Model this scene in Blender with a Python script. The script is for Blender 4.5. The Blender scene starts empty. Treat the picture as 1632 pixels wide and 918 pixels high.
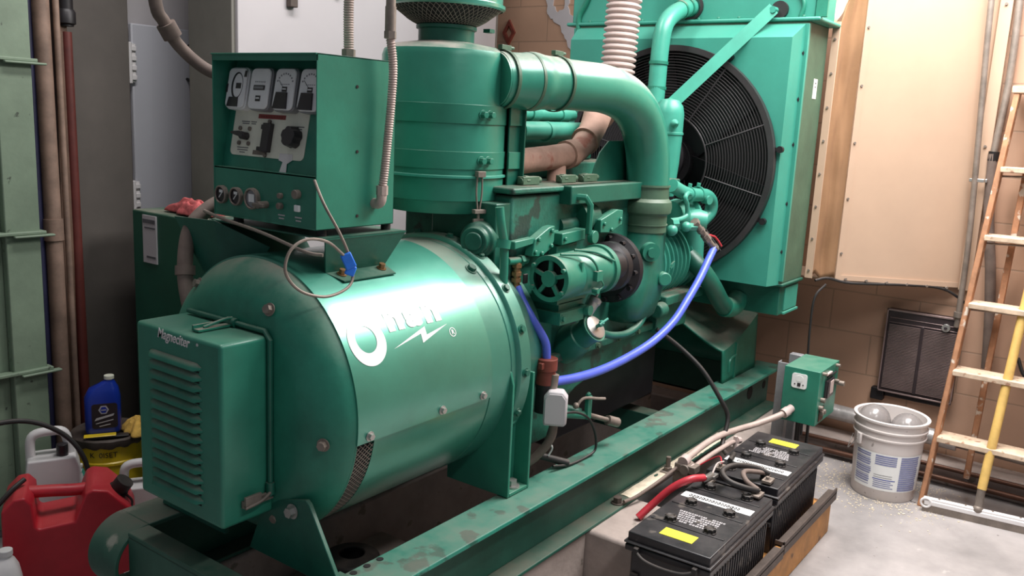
import bpy, bmesh, math, random
from mathutils import Vector, Matrix, noise
sc = bpy.context.scene
COL = sc.collection
R = math.radians

# ---------------------------------------------------------------- camera
cam_d = bpy.data.cameras.new('camera'); cam = bpy.data.objects.new('camera', cam_d); COL.objects.link(cam)
cam_d.sensor_width = 36.0; cam_d.lens = 30.82; cam_d.clip_start = 0.05; cam_d.clip_end = 100
right = Vector((0.59021668, -0.80575462, 0.0490281))
up = Vector((0.12500721, 0.15123268, 0.98056202))
back = Vector((-0.79750703, -0.5726152, 0.18998519))
M = Matrix((right, up, back)).transposed().to_4x4(); M.translation = Vector((0, 0, 1.55))
cam.matrix_world = M
sc.camera = cam
# ---------------------------------------------------------------- light
sc.view_settings.view_transform = 'Standard'
sc.view_settings.look = 'None'; sc.view_settings.gamma = 1.0; sc.view_settings.use_curve_mapping = False
sc.view_settings.exposure = 0.0
w = bpy.data.worlds.new('world'); sc.world = w; w.use_nodes = True
w.node_tree.nodes['Background'].inputs[0].default_value = (0.80, 0.86, 1.0, 1)
w.node_tree.nodes['Background'].inputs[1].default_value = 0.18
def area(name, loc, rot, sx, sy, power, col=(1, 1, 1)):
    l = bpy.data.lights.new(name, 'AREA'); l.shape = 'RECTANGLE'; l.size = sx; l.size_y = sy; l.energy = power; l.color = col
    o = bpy.data.objects.new(name, l); COL.objects.link(o); o.location = loc; o.rotation_euler = rot
    return o
area('overhead_light', (3.55, 0.55, 3.0), (R(-4), 0, 0), 2.3, 1.20, 205, (1, 0.97, 0.95))  # ceiling tubes, placed from the highlight on the alternator
area('overhead_light', (1.3, -0.6, 3.1), (R(-20), 0, 0), 1.5, 0.35, 50, (1, 0.97, 0.95))  # unseen fill lamp, added to lift the left side and the front
area('overhead_light', (2.0, 2.1, 3.2), (R(12), 0, 0), 1.8, 0.3, 44, (1, 0.97, 0.96))  # unseen lamp, added to brighten the cabinets at the back left

# ---------------------------------------------------------------- materials
MAT = {}
def mat(name, col, rough=0.5, metal=0.0, var=0.25, scale=8, dust=0.0, dustcol=(0.30, 0.23, 0.19), bump=0.0, bscale=60, spots=None, spotscale=25, spotamt=0.6, emit=None, alpha=None, coat=0.0, coatr=0.15):
    m = bpy.data.materials.new(name); m.use_nodes = True
    nt = m.node_tree; N = nt.nodes; L = nt.links; b = N['Principled BSDF']
    b.inputs['Roughness'].default_value = rough; b.inputs['Metallic'].default_value = metal
    if coat: b.inputs['Coat Weight'].default_value = coat; b.inputs['Coat Roughness'].default_value = coatr; b.inputs['Coat IOR'].default_value = 1.75
    tc = N.new('ShaderNodeNewGeometry')
    n1 = N.new('ShaderNodeTexNoise'); n1.inputs['Scale'].default_value = scale; n1.inputs['Detail'].default_value = 6; n1.inputs['Roughness'].default_value = 0.65
    L.new(tc.outputs['Position'], n1.inputs['Vector'])
    def mix(a, bb, f):
        x = N.new('ShaderNodeMix'); x.data_type = 'RGBA'
        for s, v in ((x.inputs[6], a), (x.inputs[7], bb)):
            if isinstance(v, tuple): s.default_value = (*v, 1)
            else: L.new(v, s)
        L.new(f, x.inputs[0]); return x.outputs[2]
    def ramp(src, lo, hi, k=1.0):
        r = N.new('ShaderNodeMapRange'); r.inputs[1].default_value = lo; r.inputs[2].default_value = hi; r.inputs[3].default_value = 0; r.inputs[4].default_value = k
        L.new(src, r.inputs[0]); return r.outputs[0]
    c = mix(tuple(x * (1 - var) for x in col), tuple(min(1, x * (1 + var)) for x in col), ramp(n1.outputs[0], 0.3, 0.7))
    if spots:
        n2 = N.new('ShaderNodeTexNoise'); n2.inputs['Scale'].default_value = spotscale; n2.inputs['Detail'].default_value = 5
        L.new(tc.outputs['Position'], n2.inputs['Vector'])
        c = mix(c, spots, ramp(n2.outputs[0], spotamt, spotamt + 0.05, 0.85))
    if dust > 0:
        sp = N.new('ShaderNodeSeparateXYZ'); L.new(tc.outputs['Normal'], sp.inputs[0])
        up_ = ramp(sp.outputs[2], 0.35, 1.0, dust)
        mu = N.new('ShaderNodeMath'); mu.operation = 'MULTIPLY'; L.new(up_, mu.inputs[0]); L.new(ramp(n1.outputs[0], 0.3, 0.6), mu.inputs[1])
        c = mix(c, dustcol, mu.outputs[0])
        ra = N.new('ShaderNodeMapRange'); ra.inputs[3].default_value = rough; ra.inputs[4].default_value = min(0.9, rough + 0.45); L.new(mu.outputs[0], ra.inputs[0]); L.new(ra.outputs[0], b.inputs['Roughness'])
    L.new(c, b.inputs['Base Color'])
    if bump:
        n3 = N.new('ShaderNodeTexNoise'); n3.inputs['Scale'].default_value = bscale; n3.inputs['Detail'].default_value = 4; L.new(tc.outputs['Position'], n3.inputs['Vector'])
        bp = N.new('ShaderNodeBump'); bp.inputs['Strength'].default_value = bump; bp.inputs['Distance'].default_value = 0.01
        L.new(n3.outputs[0], bp.inputs['Height']); L.new(bp.outputs[0], b.inputs['Normal'])
    if alpha is not None:
        b.inputs['Transmission Weight'].default_value = alpha
    if emit: b.inputs['Emission Color'].default_value = (*emit, 1); b.inputs['Emission Strength'].default_value = 1
    MAT[name] = m
    return m
GREEN = (0.026, 0.195, 0.130)
mat('green', GREEN, 0.34, 0, 0.18, 5, 0.25, bump=0.03)
mat('green_gloss', (0.050, 0.30, 0.215), 0.43, 0.62, 0.14, 4, 0.10, (0.22, 0.20, 0.17), bump=0.01, coat=1.0, coatr=0.24)
mat('green_adapter', (0.045, 0.26, 0.19), 0.42, 0.5, 0.16, 5, 0.75, (0.24, 0.21, 0.175), bump=0.02, coat=0.6, coatr=0.3)
mat('green_pipe', (0.034, 0.225, 0.155), 0.30, 0.1, 0.14, 5, 0.95, (0.60, 0.46, 0.42), bump=0.02)
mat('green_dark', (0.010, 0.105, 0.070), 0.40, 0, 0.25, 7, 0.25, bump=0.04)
mat('green_dusty', (0.02, 0.19, 0.125), 0.42, 0, 0.25, 6, 0.85, bump=0.05)
mat('green_cast', (0.016, 0.13, 0.088), 0.5, 0, 0.40, 9, 0.8, (0.16, 0.11, 0.085), bump=0.14, bscale=90, spots=(0.02, 0.035, 0.028), spotscale=10, spotamt=0.58)
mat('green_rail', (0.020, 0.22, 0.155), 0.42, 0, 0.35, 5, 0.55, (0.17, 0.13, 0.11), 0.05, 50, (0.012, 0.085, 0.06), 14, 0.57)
mat('green_web_shaded', (0.012, 0.085, 0.058), 0.5, 0, 0.3, 5, 0.6, (0.12, 0.085, 0.065), 0.06, 50)  # grimy green, darkened further to hold the shade under the rail's top flange
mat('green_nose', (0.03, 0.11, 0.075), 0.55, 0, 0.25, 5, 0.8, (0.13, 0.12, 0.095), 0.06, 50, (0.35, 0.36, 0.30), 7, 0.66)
mat('green_olive', (0.06, 0.12, 0.075), 0.5, 0, 0.25, 5, 0.3, bump=0.05)
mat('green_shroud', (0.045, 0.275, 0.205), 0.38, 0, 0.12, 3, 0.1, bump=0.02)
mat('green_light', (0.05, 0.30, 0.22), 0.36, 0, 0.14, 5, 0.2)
mat('green_cabinet', (0.008, 0.085, 0.05), 0.42, 0, 0.15, 4, 0.5)
mat('exhaust_clay', (0.36, 0.215, 0.165), 0.85, 0, 0.22, 10, 0.3, (0.5, 0.36, 0.3), bump=0.1, spots=(0.25, 0.07, 0.045), spotscale=7, spotamt=0.63)
mat('black_metal', (0.018, 0.016, 0.018), 0.45, 0.3, 0.3, 8)
mat('guard_wire', (0.045, 0.04, 0.042), 0.4, 0.3, 0.2, 8)
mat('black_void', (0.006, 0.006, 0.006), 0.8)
mat('black_rubber', (0.015, 0.014, 0.014), 0.55, 0, 0.3, 10, 0.2)
mat('battery_black', (0.016, 0.015, 0.018), 0.36, 0, 0.3, 8, 0.12, (0.22, 0.19, 0.17), bump=0.05, spots=(0.10, 0.085, 0.075), spotscale=18, spotamt=0.63)
mat('steel', (0.45, 0.44, 0.42), 0.35, 0.8, 0.2, 10)
mat('galvanised', (0.42, 0.43, 0.44), 0.38, 0.7, 0.25, 20)
mat('dirty_steel', (0.24, 0.20, 0.17), 0.55, 0.4, 0.3, 14, 0.3)
mat('brass', (0.30, 0.17, 0.08), 0.4, 0.6, 0.3, 20)
mat('copper_pipe', (0.10, 0.045, 0.028), 0.5, 0.5, 0.3, 10)
mat('white_paint', (0.85, 0.86, 0.84), 0.5, 0, 0.03)
mat('white_plastic', (0.74, 0.71, 0.70), 0.4, 0, 0.06, 6, 0.0)
mat('grey_white', (0.50, 0.47, 0.48), 0.5, 0, 0.06, 3)
mat('cabinet_grey', (0.47, 0.44, 0.45), 0.45, 0, 0.04, 2)
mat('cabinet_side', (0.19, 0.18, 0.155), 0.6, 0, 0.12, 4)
mat('door_grey', (0.52, 0.52, 0.56), 0.45, 0, 0.04, 2)
mat('pillar_grey', (0.068, 0.058, 0.050), 0.75, 0, 0.15, 5)
mat('panel_cream', (0.78, 0.78, 0.64), 0.5, 0, 0.06, 20)
mat('gauge_white', (0.86, 0.86, 0.85), 0.25, 0, 0.05, 20)
mat('gauge_dark', (0.03, 0.025, 0.028), 0.3)
mat('gauge_grey', (0.26, 0.26, 0.27), 0.3)
mat('label_red', (0.25, 0.03, 0.03), 0.5)
mat('ink', (0.10, 0.10, 0.11), 0.6)
mat('ink_blue', (0.23, 0.25, 0.42), 0.6, 0, 0.2, 60)
mat('blue_hose', (0.085, 0.13, 0.62), 0.38, 0, 0.1, 20)
mat('blue_plastic', (0.01, 0.035, 0.33), 0.3, 0, 0.1)
mat('blue_tape', (0.02, 0.18, 0.75), 0.5)
mat('red_plastic', (0.48, 0.016, 0.03), 0.40, 0, 0.15, 8, 0.25, (0.4, 0.15, 0.12), bump=0.03)
mat('red_cable', (0.50, 0.035, 0.05), 0.4)
mat('red_rag', (0.42, 0.085, 0.085), 0.9, 0, 0.3, 30, bump=0.4)
mat('yellow_rag', (0.75, 0.46, 0.10), 0.9, 0, 0.2, 30, bump=0.4)
mat('yellow_tin', (0.80, 0.56, 0.02), 0.35, 0, 0.1, 8)
mat('yellow_label', (0.85, 0.74, 0.05), 0.5)
mat('yellow_handle', (0.66, 0.43, 0.13), 0.45, 0, 0.2, 12)
mat('wood_ladder', (0.36, 0.17, 0.085), 0.65, 0, 0.35, 14, 0, bump=0.08, spots=(0.62, 0.55, 0.46), spotscale=22, spotamt=0.60)
mat('wood_step', (0.62, 0.47, 0.34), 0.7, 0, 0.25, 18, bump=0.06, spots=(0.30, 0.14, 0.08), spotscale=26, spotamt=0.60)
mat('wood_orange', (0.42, 0.19, 0.05), 0.6, 0, 0.35, 9, bump=0.05, spots=(0.10, 0.045, 0.02), spotscale=12, spotamt=0.62)
mat('wood_old', (0.10, 0.055, 0.035), 0.7, 0, 0.4, 9, bump=0.1)
mat('old_pipe', (0.22, 0.145, 0.11), 0.6, 0, 0.4, 8)
mat('red_pipe', (0.09, 0.018, 0.014), 0.5, 0, 0.3, 9)
mat('blue_pipe', (0.018, 0.018, 0.05), 0.5, 0, 0.3, 9)
mat('pale_green', (0.18, 0.24, 0.17), 0.55, 0, 0.15, 6, 0, bump=0.05, spots=(0.04, 0.045, 0.035), spotscale=28, spotamt=0.66)
mat('duct_cream', (0.50, 0.35, 0.25), 0.45, 0, 0.05, 3, bump=0.01)
mat('canvas', (0.26, 0.14, 0.068), 0.9, 0, 0.10, 6, bump=0.05, bscale=60)
mat('flex_beige', (0.55, 0.44, 0.41), 0.55, 0, 0.12, 10, 0.5, (0.5, 0.38, 0.34))
mat('conduit_beige', (0.46, 0.36, 0.32), 0.55, 0.1, 0.2, 14)
mat('conduit_dust', (0.17, 0.125, 0.105), 0.75, 0, 0.25, 14)
mat('heater_brown', (0.035, 0.025, 0.027), 0.4, 0.2, 0.2, 10)
mat('heater_trim', (0.30, 0.22, 0.21), 0.35, 0.5, 0.2, 10)
mat('foil', (0.42, 0.40, 0.39), 0.35, 0.35, 0.3, 16, bump=0.2, bscale=30)
mat('concrete_pier', (0.34, 0.28, 0.25), 0.8, 0, 0.2, 6, 0, bump=0.15, spots=(0.17, 0.15, 0.12), spotscale=12, spotamt=0.62)
mat('cream_spill', (0.66, 0.57, 0.44), 0.9, 0, 0.2, 30, bump=0.3)
mat('rust_red', (0.20, 0.045, 0.03), 0.6, 0.2, 0.3, 14)
mat('glass_globe', (0.52, 0.49, 0.48), 0.18, 0, 0.08, 12, alpha=0.65)
mat('bucket_white', (0.70, 0.64, 0.61), 0.4, 0, 0.05, 6, spots=(0.30, 0.26, 0.24), spotscale=24, spotamt=0.70)
mat('angle_iron', (0.085, 0.065, 0.055), 0.6, 0.2, 0.3, 14)

# floor
def floor_mat():
    m = bpy.data.materials.new('floor_concrete'); m.use_nodes = True; nt = m.node_tree; N = nt.nodes; L = nt.links; b = N['Principled BSDF']
    g = N.new('ShaderNodeNewGeometry')
    def nz(s, d=6, rgh=0.6):
        n = N.new('ShaderNodeTexNoise'); n.inputs['Scale'].default_value = s; n.inputs['Detail'].default_value = d; n.inputs['Roughness'].default_value = rgh; L.new(g.outputs['Position'], n.inputs['Vector']); return n.outputs[0]
    def rp(src, lo, hi, k=1):
        r = N.new('ShaderNodeMapRange'); r.inputs[1].default_value = lo; r.inputs[2].default_value = hi; r.inputs[4].default_value = k; L.new(src, r.inputs[0]); return r.outputs[0]
    def mix(a, bb, f):
        x = N.new('ShaderNodeMix'); x.data_type = 'RGBA'
        for s, v in ((x.inputs[6], a), (x.inputs[7], bb)):
            if isinstance(v, tuple): s.default_value = (*v, 1)
            else: L.new(v, s)
        L.new(f, x.inputs[0]); return x.outputs[2]
    c = mix((0.23, 0.215, 0.21), (0.42, 0.385, 0.375), rp(nz(3.2), 0.3, 0.7))
    c = mix(c, (0.13, 0.115, 0.105), rp(nz(1.7, 8, .7), 0.60, 0.75, .7))
    c = mix(c, (0.05, 0.045, 0.04), rp(nz(15, 3), 0.70, 0.73, .8))
    c = mix(c, (0.6, 0.56, 0.53), rp(nz(9, 5), 0.66, 0.72, .5))
    L.new(c, b.inputs['Base Color']); b.inputs['Roughness'].default_value = 0.5
    bp = N.new('ShaderNodeBump'); bp.inputs['Strength'].default_value = 0.1; L.new(nz(40), bp.inputs['Height']); L.new(bp.outputs[0], b.inputs['Normal'])
    MAT['floor'] = m
floor_mat()
# painted block wall: joints from world position
def block_mat(name, col, ax, dark):
    m = bpy.data.materials.new(name); m.use_nodes = True; nt = m.node_tree; N = nt.nodes; L = nt.links; b = N['Principled BSDF']
    g = N.new('ShaderNodeNewGeometry'); s = N.new('ShaderNodeSeparateXYZ'); L.new(g.outputs['Position'], s.inputs[0])
    cb = N.new('ShaderNodeCombineXYZ'); L.new(s.outputs[ax], cb.inputs[0]); L.new(s.outputs[2], cb.inputs[1])
    br = N.new('ShaderNodeTexBrick'); L.new(cb.outputs[0], br.inputs['Vector'])
    br.inputs['Scale'].default_value = 1.0; br.inputs['Brick Width'].default_value = 0.40; br.inputs['Row Height'].default_value = 0.20; br.inputs['Mortar Size'].default_value = 0.004; br.inputs['Mortar Smooth'].default_value = 0.3
    br.inputs['Color1'].default_value = (*col, 1); br.inputs['Color2'].default_value = (*[x * .94 for x in col], 1); br.inputs['Mortar'].default_value = (*dark, 1)
    n = N.new('ShaderNodeTexNoise'); n.inputs['Scale'].default_value = 2.5; n.inputs['Detail'].default_value = 7; L.new(g.outputs['Position'], n.inputs['Vector'])
    r = N.new('ShaderNodeMapRange'); r.inputs[1].default_value = .35; r.inputs[2].default_value = .7; r.inputs[3].default_value = .88; r.inputs[4].default_value = 1.08; L.new(n.outputs[0], r.inputs[0])
    mm = N.new('ShaderNodeVectorMath'); mm.operation = 'SCALE'; L.new(br.outputs[0], mm.inputs[0]); L.new(r.outputs[0], mm.inputs['Scale'])
    L.new(mm.outputs[0], b.inputs['Base Color']); b.inputs['Roughness'].default_value = .6
    bp = N.new('ShaderNodeBump'); bp.inputs['Strength'].default_value = .4; bp.inputs['Distance'].default_value = .004; bp.invert = True; L.new(br.outputs['Fac'], bp.inputs['Height']); L.new(bp.outputs[0], b.inputs['Normal'])
    MAT[name] = m
block_mat('block_tan', (0.50, 0.305, 0.205), 1, (0.36, 0.23, 0.155))

# ---------------------------------------------------------------- helpers
W = {}
def catmull(pts, n=8, closed=False):
    pts = [Vector(p) for p in pts]; out = []
    m = len(pts); rng = range(m if closed else m - 1)
    for i in rng:
        p0 = pts[(i - 1) % m] if (closed or i > 0) else pts[0] * 2 - pts[1]
        p1 = pts[i]; p2 = pts[(i + 1) % m]
        p3 = pts[(i + 2) % m] if (closed or i + 2 < m) else pts[-1] * 2 - pts[-2]
        for k in range(n):
            t = k / n
            out.append(0.5 * ((2 * p1) + (-p0 + p2) * t + (2 * p0 - 5 * p1 + 4 * p2 - p3) * t * t + (-p0 + 3 * p1 - 3 * p2 + p3) * t ** 3))
    if not closed: out.append(pts[-1])
    return out
def basis(d):
    d = Vector(d).normalized(); a = Vector((0, 0, 1)) if abs(d.z) < .9 else Vector((1, 0, 0))
    u = d.cross(a).normalized(); v = u.cross(d).normalized(); return u, v
class MB:
    def __init__(s): s.bm = bmesh.new()
    def face(s, vs, mi=0):
        try:
            f = s.bm.faces.new(vs); f.material_index = mi; return f
        except ValueError: return None
    def box(s, x0, x1, y0, y1, z0, z1, mi=0, mtx=None):
        v = [Vector((x, y, z)) for x in (x0, x1) for y in (y0, y1) for z in (z0, z1)]
        if mtx: v = [mtx @ p for p in v]
        v = [s.bm.verts.new(p) for p in v]
        for q in ((0, 1, 3, 2), (4, 6, 7, 5), (0, 4, 5, 1), (2, 3, 7, 6), (0, 2, 6, 4), (1, 5, 7, 3)): s.face([v[i] for i in q], mi)
        return s
    def rings(s, rs, mi=0, cap=True, closed=False):
        """rs: list of rings (each list of points of same length)"""
        R_ = [[s.bm.verts.new(p) for p in r] for r in rs]; n = len(R_[0])
        m = len(R_)
        for i in range(m if closed else m - 1):
            a, b = R_[i], R_[(i + 1) % m]
            for j in range(n): s.face([a[j], a[(j + 1) % n], b[(j + 1) % n], b[j]], mi)
        if cap and not closed: s.face(list(reversed(R_[0])), mi); s.face(R_[-1], mi)
        return s
    def cyl(s, p0, p1, r0, r1=None, seg=20, mi=0, cap=True):
        r1 = r0 if r1 is None else r1
        p0 = Vector(p0); p1 = Vector(p1); u, v = basis(p1 - p0)
        def ring(p, r): return [p + u * r * math.cos(2 * math.pi * k / seg) + v * r * math.sin(2 * math.pi * k / seg) for k in range(seg)]
        return s.rings([ring(p0, r0), ring(p1, r1)], mi, cap)
    def lathe(s, prof, origin, axis, seg=48, mi=0, a0=0, a1=360, cap=True):
        """prof: (distance along axis, radius)"""
        o = Vector(origin); ax = Vector(axis).normalized(); u, v = basis(ax)
        full = abs(a1 - a0) >= 359.9; n = seg if full else seg + 1
        rs = []
        for t, r in prof:
            r = max(r, 1e-4)
            rs.append([o + ax * t + (u * math.cos(R(a0 + (a1 - a0) * k / seg)) + v * math.sin(R(a0 + (a1 - a0) * k / seg))) * r for k in range(n)])
        if full: return s.rings(rs, mi, cap)
        V = [[s.bm.verts.new(p) for p in r] for r in rs]
        for i in range(len(V) - 1):
            for j in range(n - 1): s.face([V[i][j], V[i][j + 1], V[i + 1][j + 1], V[i + 1][j]], mi)
        return s
    def tube(s, pts, r, seg=12, mi=0, smooth=6, closed=False, cap=True):
        P = catmull(pts, smooth, closed) if smooth > 1 else [Vector(p) for p in pts]
        n = len(P); rr = r if callable(r) else (lambda t: r)
        T = [(P[(i + 1) % n] - P[i - 1]) if closed else (P[min(i + 1, n - 1)] - P[max(i - 1, 0)]) for i in range(n)]
        u, v = basis(T[0]); rs = []
        for i in range(n):
            t = T[i].normalized(); u = (u - t * u.dot(t)).normalized(); v = t.cross(u)
            rad = rr(i / (n - 1))
            rs.append([P[i] + (u * math.cos(2 * math.pi * k / seg) + v * math.sin(2 * math.pi * k / seg)) * rad for k in range(seg)])
        return s.rings(rs, mi, cap, closed)
    def prism(s, poly, fn, d0, d1, mi=0):
        """poly of 2D points; fn(u, v, d) -> 3D"""
        a = [s.bm.verts.new(fn(p[0], p[1], d0)) for p in poly]; b = [s.bm.verts.new(fn(p[0], p[1], d1)) for p in poly]; n = len(poly)
        s.face(list(reversed(a)), mi); s.face(b, mi)
        for i in range(n): s.face([a[i], a[(i + 1) % n], b[(i + 1) % n], b[i]], mi)
        return s
    def sphere(s, c, r, seg=20, rings=12, sc_=(1, 1, 1), mi=0):
        c = Vector(c)
        rs = []
        for i in range(rings + 1):
            a = math.pi * i / rings; rad = max(r * math.sin(a), 1e-4)
            rs.append([c + Vector((rad * math.cos(2 * math.pi * k / seg) * sc_[0], rad * math.sin(2 * math.pi * k / seg) * sc_[1], r * math.cos(a) * sc_[2])) for k in range(seg)])
        return s.rings(rs, mi)
    def bolt(s, p, d, r=0.011, h=0.009, mi=0, washer=True):
        p = Vector(p); d = Vector(d).normalized()
        if washer: s.cyl(p, p + d * .002, r * 1.45, seg=16, mi=mi)
        s.cyl(p, p + d * h, r, seg=6, mi=mi); return s
    def grid(s, fn, nu, nv, mi=0):
        V = [[s.bm.verts.new(fn(i / nu, j / nv)) for j in range(nv + 1)] for i in range(nu + 1)]
        for i in range(nu):
            for j in range(nv): s.face([V[i][j], V[i + 1][j], V[i + 1][j + 1], V[i][j + 1]], mi)
        return s
    def build(s, name, mats, parent=None, bev=0.0, smooth=35, solid=0.0, sub=0, seg=2):
        off = W[parent.name] if parent is not None else Vector((0, 0, 0))
        bmesh.ops.recalc_face_normals(s.bm, faces=s.bm.faces)
        me = bpy.data.meshes.new(name); s.bm.to_mesh(me); s.bm.free()
        if off.length > 0: me.transform(Matrix.Translation(-off))
        if smooth:
            me.polygons.foreach_set('use_smooth', [True] * len(me.polygons)); me.set_sharp_from_angle(angle=R(smooth))
        if isinstance(mats, str): mats = [mats]
        for m in mats: me.materials.append(MAT[m])
        o = bpy.data.objects.new(name, me); COL.objects.link(o)
        if parent is not None: o.parent = parent
        W[o.name] = off.copy()
        if solid: md = o.modifiers.new('solid', 'SOLIDIFY'); md.thickness = solid; md.offset = 0
        if bev:
            md = o.modifiers.new('bevel', 'BEVEL'); md.width = bev; md.segments = seg; md.limit_method = 'ANGLE'; md.angle_limit = R(38)
        if sub: md = o.modifiers.new('sub', 'SUBSURF'); md.levels = sub; md.render_levels = sub
        return o
def build_each(s, name, mats, parent=None, **kw):
    """one object per separate piece"""
    bm = s.bm; seen = {}; isl = []
    bm.verts.ensure_lookup_table()
    for v in bm.verts:
        if v in seen: continue
        st = [v]; seen[v] = len(isl); cur = []
        while st:
            x = st.pop(); cur.append(x)
            for e in x.link_edges:
                y = e.other_vert(x)
                if y not in seen: seen[y] = len(isl); st.append(y)
        isl.append(cur)
    bb = []
    for c in isl: bb.append([[min(v.co[k] for v in c) - .0015 for k in range(3)], [max(v.co[k] for v in c) + .0015 for k in range(3)], [c]])
    ch = True
    while ch:
        ch = False
        for i in range(len(bb)):
            for j in range(i + 1, len(bb)):
                a, b = bb[i], bb[j]
                if all(a[0][k] <= b[1][k] and b[0][k] <= a[1][k] for k in range(3)):
                    bb[i] = [[min(a[0][k], b[0][k]) for k in range(3)], [max(a[1][k], b[1][k]) for k in range(3)], a[2] + b[2]]; bb.pop(j); ch = True; break
            if ch: break
    out = []
    for g in bb:
        m = MB(); idx = {}
        for c in g[2]:
            for v in c: idx[v] = m.bm.verts.new(v.co)
        fs = set(f for c in g[2] for v in c for f in v.link_faces)
        for f in fs: m.face([idx[v] for v in f.verts], f.material_index)
        out.append(m.build(name, mats, parent, **kw))
    bm.free(); return out
MB.build_each = build_each
def tag(o, label, cat=None, group=None, kind=None):
    o['label'] = label
    if cat: o['category'] = cat
    if group: o['group'] = group
    if kind: o['kind'] = kind
    return o
def thing(name, label, cat, loc=(0, 0, 0), group=None):
    o = bpy.data.objects.new(name, None); COL.objects.link(o); o.location = loc; o.empty_display_size = .1
    W[o.name] = Vector(loc); tag(o, label, cat, group); return o
def struct(o): o['kind'] = 'structure'; return o
def copy_tree(o, parent=None):
    c = o.copy(); COL.objects.link(c); c.parent = parent
    for ch in list(o.children): copy_tree(ch, c)
    return c
def XZ(y_dir=1):
    return lambda u, v, d: (u, d, v)
def YZ(): return lambda u, v, d: (d, u, v)
def XY(): return lambda u, v, d: (u, v, d)
def text(mb, s, size, fn, shear=0.0, offset=0.0, ext=0.001, mi=0, sx=1.0):
    cu = bpy.data.curves.new('t', 'FONT'); cu.body = s; cu.size = size; cu.shear = shear; cu.offset = offset; cu.extrude = ext; cu.resolution_u = 3
    o = bpy.data.objects.new('t', cu); COL.objects.link(o); bpy.context.view_layer.update()
    dg = bpy.context.evaluated_depsgraph_get(); me = bpy.data.meshes.new_from_object(o.evaluated_get(dg))
    vs = [mb.bm.verts.new(fn(v.co.x * sx, v.co.y, v.co.z)) for v in me.vertices]
    for p in me.polygons: mb.face([vs[i] for i in p.vertices], mi)
    bpy.data.objects.remove(o); bpy.data.curves.remove(cu); bpy.data.meshes.remove(me)
def rrect(w, h, r, n=4):
    out = []
    for cx, cy, a in ((w / 2 - r, h / 2 - r, 0), (-w / 2 + r, h / 2 - r, 90), (-w / 2 + r, -h / 2 + r, 180), (w / 2 - r, -h / 2 + r, 270)):
        for k in range(n + 1):
            t = R(a + 90 * k / n); out.append((cx + r * math.cos(t), cy + r * math.sin(t)))
    return out
def loft(mb, secs, mi=0, n=4):
    """secs: (z, w, d, r, xo, yo)"""
    mb.rings([[Vector((x + s[4], y + s[5], s[0])) for x, y in rrect(s[1], s[2], s[3], n)] for s in secs], mi)
    return mb

# ================================================================= ROOM
struct(MB().box(-2.5, 4.6, -3, 5.0, -0.12, 0.0).build('floor', 'floor', smooth=0))
struct(MB().box(4.40, 4.60, -3, 5.0, 0.0, 3.6).build('wall_right', 'block_tan', smooth=0))
struct(MB().box(-2.5, 4.40, 3.9, 4.1, 0.0, 3.6).build('wall_back', 'grey_white', smooth=0))
struct(MB().box(4.25, 4.398, -3, 3.9, 0.0, 0.10).build('baseboard_right', 'concrete_pier', bev=.01))
struct(MB().box(1.755, 2.02, 3.40, 3.60, 0.0, 3.4).build('trim_1', 'pillar_grey', bev=.004))
# ================================================================= LEFT BACKGROUND
# pale green steel shutter panel
t = thing('steel_door_panel', 'pale green steel door panel with cross ribs, at the far left edge', 'door panel', (1.2, 3.10, 0))
mb = MB(); mb.box(0.55, 1.36, 3.10, 3.13, 0.03, 2.5); mb.build('panel_sheet', 'pale_green', t, bev=.003)
mb = MB(); mb.box(1.36, 1.475, 3.07, 3.14, 0.03, 2.5); mb.build('edge_stile', 'pale_green', t, bev=.004)
for z in (0.60, 1.085, 1.66, 2.3):
    mb = MB(); mb.box(0.55, 1.49, 3.055, 3.095, z - .006, z + .006); mb.box(1.38, 1.515, 3.045, 3.07, z - .014, z - .006); mb.build('cross_rib', 'pale_green', t, bev=.003)
mb = MB(); mb.box(1.505, 1.56, 3.25, 3.40, 0, 3.2); tag(mb.build('steel_post', 'black_void', bev=.004), 'near-black steel post behind the edge of the green door panel', 'post')
# leaning / standing pipes and boards
mb = MB(); mb.tube([(1.585, 3.30, 0), (1.575, 3.30, 3.1)], .018, 16, smooth=1); tag(mb.build('standing_pipe', 'blue_pipe'), 'dark blue-black vertical pipe next to the green door panel', 'pipe')
mb = MB(); mb.tube([(1.625, 3.28, .9), (1.605, 3.28, 3.1)], .030, 16, smooth=1); mb.tube([(1.625, 3.28, 0), (1.625, 3.28, .9)], .030, 16, smooth=1); mb.cyl((1.624, 3.28, 1.02), (1.624, 3.28, 1.1), .036, seg=16)
tag(mb.build('standing_pipe', 'old_pipe'), 'thick worn pinkish-brown vertical pipe, leftmost of the brown pipes', 'pipe')
mb = MB(); mb.box(1.645, 1.69, 3.29, 3.32, 0, 3.1, mtx=Matrix.Rotation(R(.8), 4, 'Y')); tag(mb.build('wood_board', 'wood_old', bev=.003), 'dark brown upright board between the brown and the red pipes', 'board')
mb = MB(); mb.tube([(1.672, 3.26, 0), (1.655, 3.26, 3.1)], .011, 12, smooth=1); tag(mb.build('standing_pipe', 'old_pipe'), 'thin tan vertical pipe in front of the dark brown board', 'pipe')
mb = MB(); mb.tube([(1.725, 3.30, 0), (1.715, 3.30, 1.78)], .020, 16, smooth=1); tag(mb.build('standing_pipe', 'red_pipe'), 'dark red vertical pipe beside the grey pillar', 'pipe')
mb = MB(); mb.tube([(1.715, 3.30, 1.80), (1.71, 3.30, 3.1)], .028, 16, smooth=1); mb.lathe([(-.03, .02), (-.02, .036), (.02, .036), (.03, .03)], (1.715, 3.30, 1.83), (0, 0, 1), 20)
tag(mb.build('pipe_coupling', 'black_metal'), 'fat dark pipe and coupling above the dark red pipe', 'pipe')

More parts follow.
